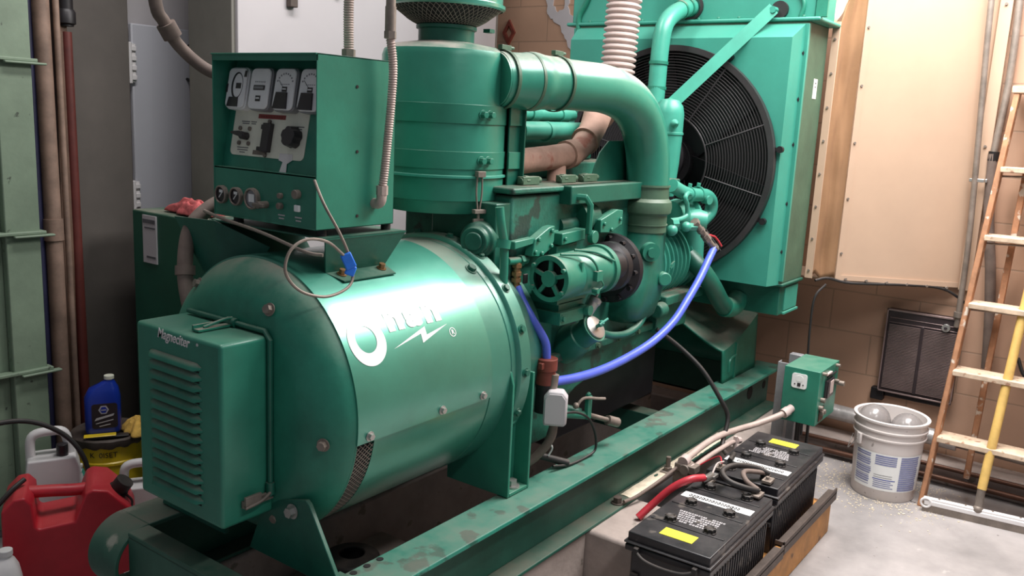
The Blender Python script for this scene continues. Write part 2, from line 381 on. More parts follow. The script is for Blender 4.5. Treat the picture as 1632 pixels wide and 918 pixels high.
# cabinet with hinged door
t = thing('steel_cabinet', 'light grey wall cabinet with hinged door, left of the control box', 'cabinet', (2.16, 3.62, 0))
MB().box(2.06, 2.75, 3.62, 3.88, 0.0, 2.6).build('body', 'grey_white', t, bev=.004)
d = MB().box(2.135, 2.415, 3.575, 3.60, 0.6, 1.865).build('door', 'door_grey', t, bev=.006)
mb = MB(); mb.tube([(2.398, 3.575, 1.79), (2.398, 3.54, 1.785), (2.398, 3.54, 1.655), (2.398, 3.575, 1.65)], .007, 10, smooth=4); mb.build('handle', 'black_metal', d)
for z in (1.70, 1.12):
    mb = MB(); mb.box(2.10, 2.145, 3.56, 3.575, z - .08, z + .08)
    mb.cyl((2.115, 3.557, z - .085), (2.115, 3.557, z + .085), .009, seg=12)
    for k in range(4): mb.box(2.12, 2.144, 3.552, 3.562, z - .07 + k * .04, z - .05 + k * .04)
    mb.build('hinge', 'white_plastic', d, bev=.002)

# big white switchgear
t = thing('switchgear_cabinet', 'tall off-white electrical cabinet behind the control box', 'cabinet', (3.0, 3.05, 0))
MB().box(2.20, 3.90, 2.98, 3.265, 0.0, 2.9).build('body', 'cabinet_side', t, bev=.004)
MB().box(2.215, 3.86, 2.962, 2.982, 0.05, 2.85).build('door', 'cabinet_grey', t, bev=.004)
mb = MB(); mb.box(2.45, 2.49, 2.935, 2.962, 1.95, 2.3); mb.build('latch_bar', 'angle_iron', t, bev=.003)
mb = MB(); mb.cyl((2.72, 2.962, 2.03), (2.72, 2.95, 2.03), .011, seg=14); mb.build('screw', 'steel', t)
mb = MB()
mb.box(3.52, 3.60, 2.956, 2.962, 1.80, 2.02)
for k in range(4): mb.box(3.527, 3.593, 2.953, 2.957, 1.81 + k * .052, 1.85 + k * .052, 1)
mb.cyl((3.56, 2.9525, 1.98), (3.56, 2.9535, 1.98), .014, seg=12)
mb.build('warning_label', ['white_paint', 'gauge_dark'], t)

# green cabinet with data label
t = thing('green_floor_cabinet', 'dark green steel cabinet with a tall pale data plate behind the exciter box', 'cabinet', (2.0, 2.85, 0))
MB().box(1.90, 2.14, 2.48, 3.215, 0, 1.128).build('body', 'green_cabinet', t, bev=.006)
mb = MB(); mb.box(1.894, 1.90, 3.045, 3.135, .93, 1.115)
mb.box(1.892, 1.895, 3.05, 3.13, 1.085, 1.10, 1); mb.box(1.892, 1.895, 3.05, 3.12, 1.065, 1.07, 1); mb.box(1.892, 1.895, 3.05, 3.11, .95, .958, 1)
mb.build('data_plate', ['grey_white', 'ink'], t)
def rag(name, c, rx, ry, h, m, label, cat, seed):
    mb = MB(); random.seed(seed)
    def f(i, j):
        a = 2 * math.pi * j; q = Vector((math.cos(a) * i * 2.3, math.sin(a) * i * 2.3, seed))
        fold = noise.noise(q * 1.8) * .5 + .35 * abs(math.sin(9 * noise.noise(q * 1.1) + a * 3))
        rr = i * (1 + .22 * math.sin(3 * a + seed) + .12 * math.sin(7 * a))
        z = c[2] + .004 + h * (max(0, 1 - i ** 3) * (.65 + .6 * fold) if i < .99 else 0)
        return (c[0] + rx * rr * math.cos(a), c[1] + ry * rr * math.sin(a), z)
    mb.grid(f, 14, 56); bmesh.ops.remove_doubles(mb.bm, verts=mb.bm.verts, dist=.0004)
    o = mb.build(name, m, smooth=80, solid=.006, sub=1); tag(o, label, cat); return o
rag('cloth_rag', (1.985, 2.93, 1.13), .06, .14, .06, 'red_rag', 'crumpled red shop rag on top of the green cabinet', 'rag', 3)

# dusty conduit from ceiling toward the back of the control box
t = thing('dusty_conduit', 'dust-covered bent conduit slanting down behind the control box', 'conduit', (1.55, 2.3, 1.6))
mb = MB(); mb.tube([(1.42, 2.30, 2.2), (1.445, 2.30, 1.84), (1.475, 2.30, 1.765), (1.52, 2.30, 1.705), (1.58, 2.26, 1.645), (1.63, 2.16, 1.61), (1.66, 2.06, 1.55), (1.67, 2.03, 1.4), (1.67, 2.03, 1.22)], .018, 14)
mb.build('flexible_tube', 'conduit_dust', t)
mb = MB(); mb.cyl((1.478, 2.30, 1.762), (1.50, 2.30, 1.728), .027, seg=16); mb.build('coupling', 'conduit_dust', t)
# dusty conduit down to end bell
t = thing('dusty_conduit', 'dusty grey-brown conduit curving down left of the control box to the alternator', 'conduit', (1.4, 2.1, 1.1))
mb = MB(); mb.tube([(1.56, 2.10, 1.29), (1.50, 2.12, 1.27), (1.43, 2.12, 1.22), (1.40, 2.11, 1.15), (1.385, 2.09, 1.06), (1.375, 2.04, .98), (1.37, 1.98, 1.0)], .021, 14); mb.build('flexible_tube', 'conduit_dust', t)
mb = MB(); mb.cyl((1.394, 2.105, 1.11), (1.39, 2.10, 1.085), .027, seg=16); mb.build('clamp', 'conduit_dust', t)

# wall marks on the far wall: torn white paint patch, red square frame
mb = MB()
random.seed(5)
pp = [(3.03, 2.30), (3.00, 2.17), (2.98, 2.13), (2.92, 2.10), (2.88, 2.03), (2.84, 1.97), (2.80, 1.93), (2.77, 1.97), (2.79, 2.02), (2.76, 2.08), (2.79, 2.13), (2.84, 2.14), (2.86, 2.19), (2.84, 2.30), (2.88, 2.30), (2.89, 2.18), (2.93, 2.16), (2.96, 2.20), (2.97, 2.30)]
q = []
for i in range(len(pp)):
    a, b = pp[i], pp[(i + 1) % len(pp)]
    for k in range(4):
        f = k / 4; q.append((a[0] + (b[0] - a[0]) * f + random.uniform(-.006, .006), a[1] + (b[1] - a[1]) * f + random.uniform(-.006, .006)))
mb.prism(q, YZ(), 4.394, 4.401)
struct(mb.build('trim_2', 'grey_white', smooth=0))
mb = MB(); mb.rings([[Vector((x, 3.27 + a * c, 2.055 + b * c)) for a, b in ((0, .075), (.045, 0), (0, -.075), (-.045, 0))] for x, c in ((4.385, 1), (4.385, .55), (4.40, .55), (4.40, 1))], closed=True)
tag(mb.build('diamond_bracket', 'rust_red', smooth=0), 'small red diamond-shaped bracket on the brown wall behind the air cleaner', 'bracket')

# ================================================================= RIGHT WALL
# supply duct transition
t = thing('cooling_air_duct', 'cream sheet metal duct with brown canvas collar beside the radiator', 'duct', (4.1, .9, 1.5))
A0 = Vector((3.95, 1.082, .918)); B0 = Vector((4.392, .645, .893))
A1 = Vector((3.95, 1.082, 2.55)); B1 = Vector((4.392, .65, 2.75))
def slab(mb, a0, b0, b1, a1, th, mi=0):
    n = (b0 - a0).cross(a1 - a0).normalized() * th
    v = [mb.bm.verts.new(p) for p in (a0, b0, b1, a1, a0 + n, b0 + n, b1 + n, a1 + n)]
    for f in ((0, 1, 2, 3), (7, 6, 5, 4), (0, 4, 5, 1), (1, 5, 6, 2), (2, 6, 7, 3), (3, 7, 4, 0)): mb.face([v[i] for i in f], mi)
mb = MB(); slab(mb, A0, B0, B1, A1, -.004); slab(mb, A0, Vector((3.95, 2.42, .918)), Vector((4.392, 2.9, .893)), B0, .004); mb.build('side_panel', 'duct_cream', t, smooth=0)
mb = MB()
dv = (B0 - A0).normalized(); nn = Vector((-dv.y, dv.x, 0)) * -1
if nn.y > 0: nn = -nn
slab(mb, A0 + nn * .002, A0 + nn * .002 + dv * .028, A1 + nn * .002 + dv * .028, A1 + nn * .002, .006)
slab(mb, A0 + nn * .001, B0 + nn * .001, B0 + nn * .001 + Vector((0, 0, .022)), A0 + nn * .001 + Vector((0, 0, .022)), .005)
mb.build('edge_flange', 'duct_cream', t, smooth=0)
mb = MB(); mb.box(4.37, 4.397, .598, .648, .885, 2.75); mb.build('wall_flange', 'duct_cream', t, bev=.002)
mb = MB()
for k in range(6): p = A0 + dv * .014 + Vector((0, 0, .12 + k * .24)); mb.cyl(p - nn * .002, p + nn * .013, .0055, seg=8)
for k in range(6): p = A0 + dv * (.05 + k * .1) + Vector((0, 0, .006 - .002 * k)); mb.cyl(p, p + nn * .013, .006, seg=8)
for k in range(3): mb.cyl((4.37, .623, .93 + .6 * k), (4.362, .623, .93 + .6 * k), .006, seg=8)
mb.build_each('rivet', 'dirty_steel', t)
# canvas
mb = MB()
def cv(i, j):
    a = Vector((3.857, 1.155, .935 + 1.07 * j)); b = Vector((3.955, 1.075, .915 + 1.42 * j))
    p = a.lerp(b, i); wv = math.sin(math.pi * i)
    d = .006 * wv * math.sin(15 * i + 4 * j) + .006 * wv * math.sin(3 * j * math.pi + 3 * i) + .020 * wv + .008 * wv * noise.noise(Vector((i * 3, j * 6, 2))) * 2
    return p + Vector((.7, .7, 0)) * d + Vector((0, 0, .012 * math.sin(i * 9) * (1 - j)))
mb.grid(cv, 14, 50)
def cv2(i, j):
    a = Vector((3.855, 1.175 + 1.15 * j, 2.005)); b = Vector((3.955, 1.075 + 1.35 * j, 2.335)); p = a.lerp(b, i)
    return p + Vector((.1, 0, -.1)) * .25 * math.sin(math.pi * i)
mb.build('canvas_collar', 'canvas', t, smooth=80, solid=.003)
MB().grid(cv2, 8, 20).build('canvas_top', 'duct_cream', t, smooth=80, solid=.003)
mb = MB()
mb.box(3.848, 3.856, 1.150, 1.182, .925, 2.01); mb.build('collar_strip', 'duct_cream', t, bev=.001)
mb = MB()
for k in range(8): mb.cyl((3.849, 1.166, .96 + .14 * k), (3.842, 1.166, .96 + .14 * k), .005, seg=8)
mb.build_each('screw', 'dirty_steel', t)
mb = MB(); mb.tube([(3.87, 1.14, .915), (3.92, 1.10, .925), (4.0, 1.02, .905), (4.2, .83, .90), (4.33, .70, .885), (4.39, .60, .82)], .006, 8); tag(mb.build('loose_cable', 'black_rubber'), 'thin dark cable running along the lower edge of the duct', 'cable')
mb = MB(); mb.tube([(3.90, 1.10, .90), (3.86, 1.13, .84), (3.86, 1.135, .7), (3.87, 1.13, .5), (3.88, 1.125, .2)], .005, 8); tag(mb.build('loose_cable', 'black_rubber'), 'thin black cable dropping behind the small green box', 'cable')

# conduits on wall
t = thing('wall_conduit', 'straight grey conduit in front of the duct, left of the ladder', 'conduit', (4.32, .64, 1))
MB().tube([(4.34, .625, .72), (4.33, .63, 1.2), (4.30, .675, 2.2), (4.30, .68, 2.9)], .0125, 14, smooth=4).build('tube', 'dirty_steel', t)
mb = MB(); mb.box(4.318, 4.33, .60, .66, 1.375, 1.39); mb.box(4.33, 4.365, .59, .60, 1.375, 1.39); mb.build('strap', 'steel', t, bev=.002)
mb = MB(); mb.cyl((4.34, .625, .765), (4.34, .625, .79), .02, seg=14); mb.build('connector', 'dirty_steel', t)
t = thing('wall_conduit', 'dark rough conduit on the block wall behind the ladder top', 'conduit', (4.37, .56, 1))
MB().tube([(4.37, .60, 2.9), (4.37, .575, 2.15), (4.37, .57, 1.8), (4.36, .585, 1.5)], .015, 12, smooth=4).build('tube', 'dirty_steel', t)
MB().tube([(4.36, .585, 1.5), (4.36, .57, 1.25), (4.365, .53, 1.0), (4.36, .50, .75), (4.365, .485, .55)], .022, 12).build('lower_tube', 'conduit_dust', t)
mb = MB(); mb.cyl((4.362, .583, 1.47), (4.362, .582, 1.51), .024, seg=14); mb.build('coupling', 'black_metal', t)

# wall heater
t = thing('wall_heater', 'dark brown louvred electric wall heater with round dial', 'heater', (4.35, .77, .35))
MB().box(4.345, 4.398, .605, .925, .355, .755).build('housing', 'heater_brown', t, bev=.006)
mb = MB()
for (y0, y1, z0, z1) in ((.603, .927, .748, .757), (.603, .927, .353, .360), (.603, .609, .353, .757), (.921, .927, .353, .757)): mb.box(4.34, 4.35, y0, y1, z0, z1)
mb.box(4.342, 4.348, .618, .912, .715, .7175); mb.box(4.342, 4.348, .618, .912, .693, .6955)
mb.build('trim_frame', 'heater_trim', t, bev=.001)
mb = MB()
for k in range(44):
    z = .375 + k * .0071; mb.box(4.338, 4.346, .772, .910, z, z + .0032); mb.box(4.338, 4.346, .620, .757, z, z + .0032)
mb.build('louvre_grille', 'heater_trim', t, smooth=0)
MB().box(4.336, 4.345, .757, .772, .37, .693).build('centre_bar', 'heater_brown', t, bev=.002)
mb = MB(); mb.cyl((4.345, .667, .708), (4.328, .667, .708), .018, seg=24); mb.cyl((4.328, .667, .708), (4.322, .667, .708), .007, seg=16, mi=1); mb.build('dial', ['steel', 'gauge_dark'], t, bev=.001)
mb = MB(); mb.box(4.36, 4.398, .90, .96, .30, .36); mb.box(4.37, 4.39, .62, .90, .325, .353); tag(mb.build('wall_bracket', 'black_metal', bev=.006), 'black bracket fixed under the wall heater', 'bracket')

# silver pipe along the wall
t = thing('insulated_pipe', 'fat silver foil-covered pipe low along the wall behind the bucket', 'pipe', (4.3, .8, .2))
MB().tube([(4.32, 1.35, .215), (4.32, .9, .20), (4.32, .55, .19)], .038, 20, smooth=2).build('foil_tube', 'foil', t)
MB().tube([(4.32, .55, .19), (4.32, -.6, .15)], .022, 16, smooth=1).build('bare_pipe', 'dirty_steel', t)
for k, (x, z, r, m, l) in enumerate(((4.225, .035, .013, 'copper_pipe', 'lower copper pipe at floor level along the wall'), (4.235, .085, .010, 'copper_pipe', 'upper thin copper pipe at floor level along the wall'))):
    mb = MB(); mb.tube([(x, 1.25, z), (x, .6, z + .004), (x, -.6, z)], r, 12, smooth=1); tag(mb.build('copper_pipe', m), l, 'pipe')
mb = MB(); mb.tube([(4.37, .37, .62), (4.34, .33, .55), (4.33, .25, .50), (4.33, .15, .52)], .008, 8); tag(mb.build('loose_cable', 'black_rubber'), 'short black cable sagging on the wall behind the ladder rungs', 'cable')

# ladder (folded step ladder leaning to the wall)
t = thing('step_ladder', 'paint-splattered wooden step ladder leaning on the block wall', 'ladder', (4.1, .4, 0))
def rail(mb, p0, p1, wx, wy):
    p0 = Vector(p0); p1 = Vector(p1); rs = []
    for p in (p0, p1): rs.append([p + Vector((a, b, 0)) for a, b in ((-wx, -wy), (wx, -wy), (wx, wy), (-wx, wy))])
    mb.rings(rs)
for ya, yb in ((.605, .52), (-.02, .08)):
    mb = MB(); rail(mb, (3.955, ya, 0), (4.30, yb, 1.76), .034, .011); mb.build('rail', 'wood_ladder', t, bev=.004)
for ya, yb in ((.47, .44), (.02, .06)):
    mb = MB(); rail(mb, (4.14, ya, 0.10), (4.345, yb, 1.70), .018, .012); mb.build('rear_leg', 'wood_ladder', t, bev=.003)
for k in range(5):
    z = .30 + .285 * k; f = z / 1.76; x = 3.955 + .345 * f; y0 = .605 - .085 * f - .008; y1 = -.02 + .10 * f + .008
    s = MB().box(x - .06, x + .055, y1, y0, z - .011, z + .011).build('step', 'wood_step', t, bev=.003)
    mb = MB(); mb.tube([(x + .03, y1, z - .03), (x + .03, (y0 + y1) / 2, z - .022), (x + .03, y0, z - .03)], .004, 8, smooth=3); mb.build('brace_rod', 'dirty_steel', s)
mb = MB(); mb.box(4.26, 4.37, .07, .54, 1.755, 1.785); mb.build('top_cap', 'wood_step', t, bev=.004)

# floor squeegee
t = thing('floor_squeegee', 'long floor squeegee with yellow wooden handle leaning on the ladder', 'squeegee', (3.93, .37, 0))
Mx = Matrix.Translation((3.895, .59, 0)) @ Matrix.Rotation(R(7), 4, 'Z')
mb = MB(); mb.box(-.012, .012, -.75, 0, .035, .060, mtx=Mx); mb.box(-.016, -.008, -.75, -.005, .03, .05, mtx=Mx)
mb.build('head_bar', 'white_plastic', t, bev=.003)
mb = MB(); mb.box(-.014, -.009, -.75, .0, .0, .045, mtx=Mx); mb.build('rubber_blade', 'dirty_steel', t)
mb = MB(); pts = [Mx @ Vector((-.014, -.012 + .019 * math.cos(2 * math.pi * k / 16), .04 + .019 * math.sin(2 * math.pi * k / 16))) for k in range(16)]; mb.tube(pts, .005, 8, smooth=2, closed=True); mb.build('end_ring', 'white_plastic', t)
mb = MB(); mb.tube([(3.935, .385, .14), (4.20, .335, 1.32), (4.30, .316, 1.77)], .018, 16, smooth=1); mb.build('handle', 'yellow_handle', t)
mb = MB(); mb.cyl((3.922, .386, .055), (3.938, .385, .155), .016, seg=16); mb.sphere((3.92, .386, .056), .02, 14, 8); mb.build('socket', 'dirty_steel', t)
mb = MB()
for k in range(7): p = Mx @ Vector((0, -.06 - k * .1, .060)); mb.cyl(p, p + Vector((0, 0, .003)), .004, seg=8)
mb.build_each('screw', 'dirty_steel', t)

# white plastic bucket with glass globes
t = thing('plastic_bucket', 'white plastic pail with blue printed label holding two glass globes', 'bucket', (3.96, .775, 0))
bx, by = 3.985, .775
mb = MB(); prof = [(.0, .128), (.004, .131), (.27, .143), (.272, .150), (.279, .151), (.281, .144), (.305, .145), (.307, .153), (.314, .154), (.317, .146), (.345, .147), (.347, .156), (.356, .157), (.359, .152), (.355, .142), (.02, .124), (.012, .001)]
mb.lathe(prof, (bx, by, 0), (0, 0, 1), 64, cap=False); mb.lathe([(0, .0005), (0, .128)], (bx, by, 0), (0, 0, 1), 64, cap=False); bmesh.ops.remove_doubles(mb.bm, verts=mb.bm.verts, dist=.0002)
mb.build('body', 'bucket_white', t)
def onb(u, v, d):  # u around, v up
    r = .131 + .012 * v / .27 + .0015 + d; a = R(198) + u
    return Vector((bx + r * math.cos(a), by + r * math.sin(a), v))
def patch(mb, u0, u1, v0, v1, mi, d=0.0):
    n = max(2, int(abs(u1 - u0) / .08)); mb.grid(lambda i, j: onb(u0 + (u1 - u0) * i, v0 + (v1 - v0) * j, d), n, 1, mi)
mb = MB(); patch(mb, -1.15, 1.2, .05, .215, 0)
random.seed(4)
for k in range(15): patch(mb, -1.10, -.52 + random.uniform(-.06, 0), .065 + k * .0098, .065 + k * .0098 + (.0065 if k % 4 else .003), 1, .0006)
for k in range(16): patch(mb, .32, 1.0 + random.uniform(-.05, 0), .055 + k * .0098, .055 + k * .0098 + .0078, 1, .0006)
for k in range(5): patch(mb, -.42, .20, .165 + k * .009, .165 + k * .009 + (.006 if k < 4 else .008), 1, .0006)
for k in range(4): patch(mb, -.42, .18 - .08 * (k % 2), .062 + k * .009, .066 + k * .009, 1, .0006)
patch(mb, -.45, .22, .098, .1015, 2, .0007)
for k in range(2): patch(mb, -.42, .12, .108 + k * .01, .110 + k * .01, 3, .0006)
mb.build('printed_label', ['white_paint', 'ink_blue', 'blue_plastic', 'ink'], t, solid=0)
mb = MB(); p = onb(-1.0, .262, .008); mb.box(-.014, .014, -.006, .006, -.03, .02, mtx=Matrix.Translation(p) @ Matrix.Rotation(R(50), 4, 'Z')); mb.build('bail_ear', 'bucket_white', t, bev=.004)
mb = MB(); mb.tube([onb(-1.0, .255, .018), onb(-1.25, .21, .022), onb(-1.6, .18, .022), onb(-2.1, .22, .02)], .0022, 8); mb.build('bail_wire', 'steel', t)
for c, lab in (((3.945, .838, .328), 'larger-looking clear glass globe in the left half of the white bucket'), ((3.985, .708, .306), 'clear glass globe sunk in the right half of the white bucket')):
    mb = MB(); mb.sphere(c, .069, 32, 20); o = mb.build('glass_globe', 'glass_globe', smooth=60); tag(o, lab, 'glass globe', 'glass globes in the bucket')
# crumbs around bucket
mb = MB(); random.seed(9)
for k in range(900):
    a = random.uniform(0, 6.28); r = .13 + abs(random.gauss(0, .10)); x = bx + r * math.cos(a) * 1.0; y = by + r * math.sin(a) * 1.2; s = random.uniform(.001, .0038)
    if x > 4.24: continue
    mb.box(x - s, x + s, y - s * .8, y + s * .8, 0, s * .8)
tag(mb.build('white_crumbs', 'cream_spill', smooth=0), 'white crumbs scattered on the floor round the bucket', 'crumbs', kind='stuff')
# ================================================================= GENERATOR SET
YC, ZC = 1.75, 0.83
gs = thing('diesel_generator', 'large green diesel generator set on a steel skid, filling the room', 'generator', (2.4, 1.72, 0.255))
# ---- skid
def rail_beam(y0, y1, lo):
    mb = MB(); x0, x1 = 1.20, 4.06; ym = (y0 + y1) / 2
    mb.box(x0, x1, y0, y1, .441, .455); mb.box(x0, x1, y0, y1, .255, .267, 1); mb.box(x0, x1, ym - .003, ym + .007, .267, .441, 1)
    # rounded nose strip joining both flanges
    n = 20; out = []; inn = []
    for k in range(n + 1):
        a = R(90 + 180 * k / n); out.append((x0 + .1 * math.cos(a), .355 + .1 * math.sin(a))); inn.append((x0 + .087 * math.cos(a), .355 + .087 * math.sin(a)))
    mb.prism(out + inn[::-1], XZ(), y0, y1)
    return mb.build('skid_rail', ['green_nose', 'green_web_shaded'] if lo else ['green_rail', 'green_web_shaded'], gs, bev=.003)
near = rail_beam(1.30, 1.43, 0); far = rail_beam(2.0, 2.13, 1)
mb = MB()
mb.cyl((3.82, 1.362, .36), (3.82, 1.3605, .36), .032, seg=24); mb.cyl((4.0, 1.362, .36), (4.0, 1.3605, .36), .02, seg=20)
mb.build_each('bolt_hole', 'black_void', near)
mb = MB()
for k in range(4): mb.cyl((1.33 + k * .045, 1.415, .455), (1.33 + k * .045, 1.415, .4565), .009, seg=16)
mb.build_each('bolt_hole', 'black_void', near)
for x in (1.14, 3.95):
    mb = MB(); mb.box(x, x + .06, 1.43, 2.0, .440, .453); mb.box(x, x + .012, 1.43, 2.0, .262, .44); mb.box(x, x + .06, 1.43, 2.0, .262, .274); mb.build('cross_member', 'green_nose', gs, bev=.003)
for x in (3.2,):
    MB().box(x, x + .08, 1.43, 2.0, .262, .36).build('cross_member', 'green_web_shaded', gs, bev=.003)
mb = MB(); mb.cyl((2.53, 1.325, .267), (2.53, 1.325, .271), .022, seg=18); mb.cyl((2.53, 1.325, .271), (2.53, 1.325, .290), .016, seg=6); mb.build('skid_bolt', 'angle_iron', gs)
mb = MB(); mb.box(2.88, 2.94, 1.302, 1.34, .267, .272); mb.cyl((2.91, 1.322, .267), (2.91, 1.322, .285), .017, seg=6); mb.cyl((2.91, 1.322, .28), (2.91, 1.322, .325), .009, seg=10); mb.build('skid_bolt', 'dirty_steel', gs)

# ---- alternator
def on(x, a, r): return Vector((x, YC - r * math.cos(R(a)), ZC + r * math.sin(R(a))))
bell = MB().lathe([(0, 0), (0, .235), (.006, .272), (.022, .308), (.046, .336), (.072, .351), (.082, .352)], (1.285, YC, ZC), (1, 0, 0), 96).build('end_bell', 'green_dusty', gs)
mb = MB()
for a, r, x in ((-7, .305, 1.305), (63, .285, 1.292), (126, .325, 1.325), (-62, .30, 1.30)):
    d = (-1, -.35 * math.cos(R(a)), .35 * math.sin(R(a))); mb.bolt(on(x, a, r), d, .011, .014)
mb.build_each('bolt', 'dirty_steel', bell)
shell = MB().lathe([(0, .335), (0, .348), (.447, .348), (.447, .335)], (1.427, YC, ZC), (1, 0, 0), 96, cap=False).build('barrel', 'green_gloss', gs)
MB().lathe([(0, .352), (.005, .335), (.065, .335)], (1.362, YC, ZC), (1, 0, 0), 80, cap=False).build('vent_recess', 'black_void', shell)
mb = MB()
for s in (1, -1):
    for k in range(-8, 44):
        pts = []
        for q in range(9):
            f = q / 8; x = 1.364 + .062 * f; a = -8 - k * 2.1 - s * f * 9.0
            if -82 <= a <= -8: pts.append(on(x, a, .3465))
        if len(pts) > 1: mb.tube(pts, .0011, 5, smooth=1)
mb.build('vent_screen', 'dirty_steel', shell)
wrap = MB().lathe([(0, .351), (0, .3565), (.508, .3565), (.508, .351)], (1.362, YC, ZC), (1, 0, 0), 120, a0=-7, a1=187).build('cover_band', 'green_gloss', gs)
mb = MB()
for x in (1.40, 1.66, 1.83): mb.bolt(on(x, -4.5, .357), on(x, -4.5, 1) - on(x, -4.5, 0), .0085, .010)
mb.build_each('screw', 'steel', wrap)
# logo
def cylf(u, v, w_): a = math.degrees(v / .355); return on(u, a, .3575 + w_)
mb = MB()
oc = (1.437, .195); no = 48
outr = [(oc[0] + .058 * math.cos(2 * math.pi * k / no), oc[1] + .062 * math.sin(2 * math.pi * k / no)) for k in range(no)]
inr = [(oc[0] - .002 + .032 * math.cos(2 * math.pi * k / no), oc[1] + .004 + .034 * math.sin(2 * math.pi * k / no)) for k in range(no)]
V = [[mb.bm.verts.new(cylf(*p, 0)) for p in outr], [mb.bm.verts.new(cylf(*p, 0)) for p in inr]]
for k in range(no): mb.face([V[0][k], V[0][(k + 1) % no], V[1][(k + 1) % no], V[1][k]])
for lx, ch in ((1.516, 'n'), (1.586, 'a'), (1.654, 'n')): text(mb, ch, .090, lambda x, y, z, lx=lx: cylf(lx + x, .207 + y, z), offset=.0045, ext=.0004, sx=1.30)
for pl in ([(1.512, .160), (1.618, .181), (1.618, .191)], [(1.618, .181), (1.618, .191), (1.640, .197), (1.616, .157)], [(1.616, .157), (1.640, .197), (1.638, .175)], [(1.616, .157), (1.638, .175), (1.725, .190)]):
    mb.face([mb.bm.verts.new(cylf(*p, 0)) for p in pl])
rg = [[cylf(1.735 + r * math.cos(2 * math.pi * k / 24), .165 + r * math.sin(2 * math.pi * k / 24), 0) for k in range(24)] for r in (.0125, .0105)]
mb.rings(rg, cap=False)
text(mb, 'R', .017, lambda x, y, z: cylf(1.730 + x, .1595 + y, z), ext=.0003, offset=.0004)
mb.build('brand_logo', 'white_paint', wrap, smooth=80)
rear = MB().lathe([(0, .335), (.003, .350), (.09, .351), (.093, .347), (.096, .351), (.115, .353), (.118, .362), (.122, .366), (.168, .366), (.170, .33), (.33, .30)], (1.873, YC, ZC), (1, 0, 0), 96, cap=False).build('adapter_housing', 'green_adapter', gs)
mb = MB()
for a in range(-80, 270, 20): mb.bolt(on(2.015, a, .366), on(2, a, 1) - on(2, a, 0), .010, .010)
mb.bolt(on(1.95, 55, .351), on(2, 55, 1) - on(2, 55, 0), .013, .012)
mb.build_each('bolt', 'green_dark', rear)
# exciter box
exb = MB().box(1.150, 1.296, 1.612, 1.945, .582, 1.024).build('exciter_box', 'green', gs, bev=.009, seg=3)
mb = MB()
for k in range(14):
    z = .955 - k * .0250; n = 10; y0, y1 = 1.683, 1.893
    def lf(i, j):
        y = y0 + (y1 - y0) * i; e = min(1, (i * (1 - i)) * 14) ** .5
        ph = [(0, .011), (.45, .009), (.8, .004), (1, -.004), (1.0, -.009)]
        d = [0, .007, .0115, .0125, .0][int(j * 4 + .01)] * e; zz = [.011, .008, .001, -.006, -.008][int(j * 4 + .01)]
        return (1.1500 - d, y, z + zz * (0.35 + .65 * e))
    mb.grid(lf, 14, 4)
mb.build('louvres', 'green_dusty', exb, smooth=50)
mb = MB()
for k in range(14):
    z = .955 - k * .0250; mb.box(1.1492, 1.1502, 1.692, 1.885, z - .0115, z - .0078)
mb.build('louvre_slots', 'black_void', exb, smooth=0)
mb = MB(); text(mb, 'Magneciter', .034, lambda x, y, z: (1.1490 - z, 1.853 - x, 1.000 + y - .028 * x), shear=.25, offset=.0004, sx=.82, ext=.0006)
mb.build('name_lettering', 'white_plastic', exb, smooth=0); mb = MB(); text(mb, '®', .010, lambda x, y, z: (1.1490 - z, 1.700 - x, 1.006 + y), ext=.0004)
mb.build('registered_mark', 'white_plastic', exb, smooth=0)
mb = MB(); mb.tube([(1.278, 1.92, 1.034), (1.278, 1.62, 1.034), (1.278, 1.602, 1.016), (1.278, 1.602, .63)], .0065, 10, smooth=1)
mb.cyl((1.278, 1.76, 1.034), (1.278, 1.725, 1.034), .012, seg=12); mb.cyl((1.278, 1.602, .665), (1.278, 1.602, .635), .011, seg=12); mb.build('bail_rod', 'green_dark', exb)
mb = MB(); mb.box(1.18, 1.27, 1.735, 1.755, 1.026, 1.032); mb.box(1.18, 1.235, 1.755, 1.762, 1.026, 1.040); mb.tube([(1.20, 1.745, 1.034), (1.25, 1.74, 1.045), (1.278, 1.742, 1.045)], .004, 8); mb.build('latch', 'green_dusty', exb, bev=.001)
mb = MB(); mb.box(1.20, 1.285, 1.600, 1.610, .622, .640); mb.box(1.20, 1.245, 1.592, 1.600, .630, .652); mb.tube([(1.20, 1.595, .625), (1.245, 1.592, .632), (1.29, 1.600, .648)], .0045, 8); mb.build('latch', 'dirty_steel', exb, bev=.001)
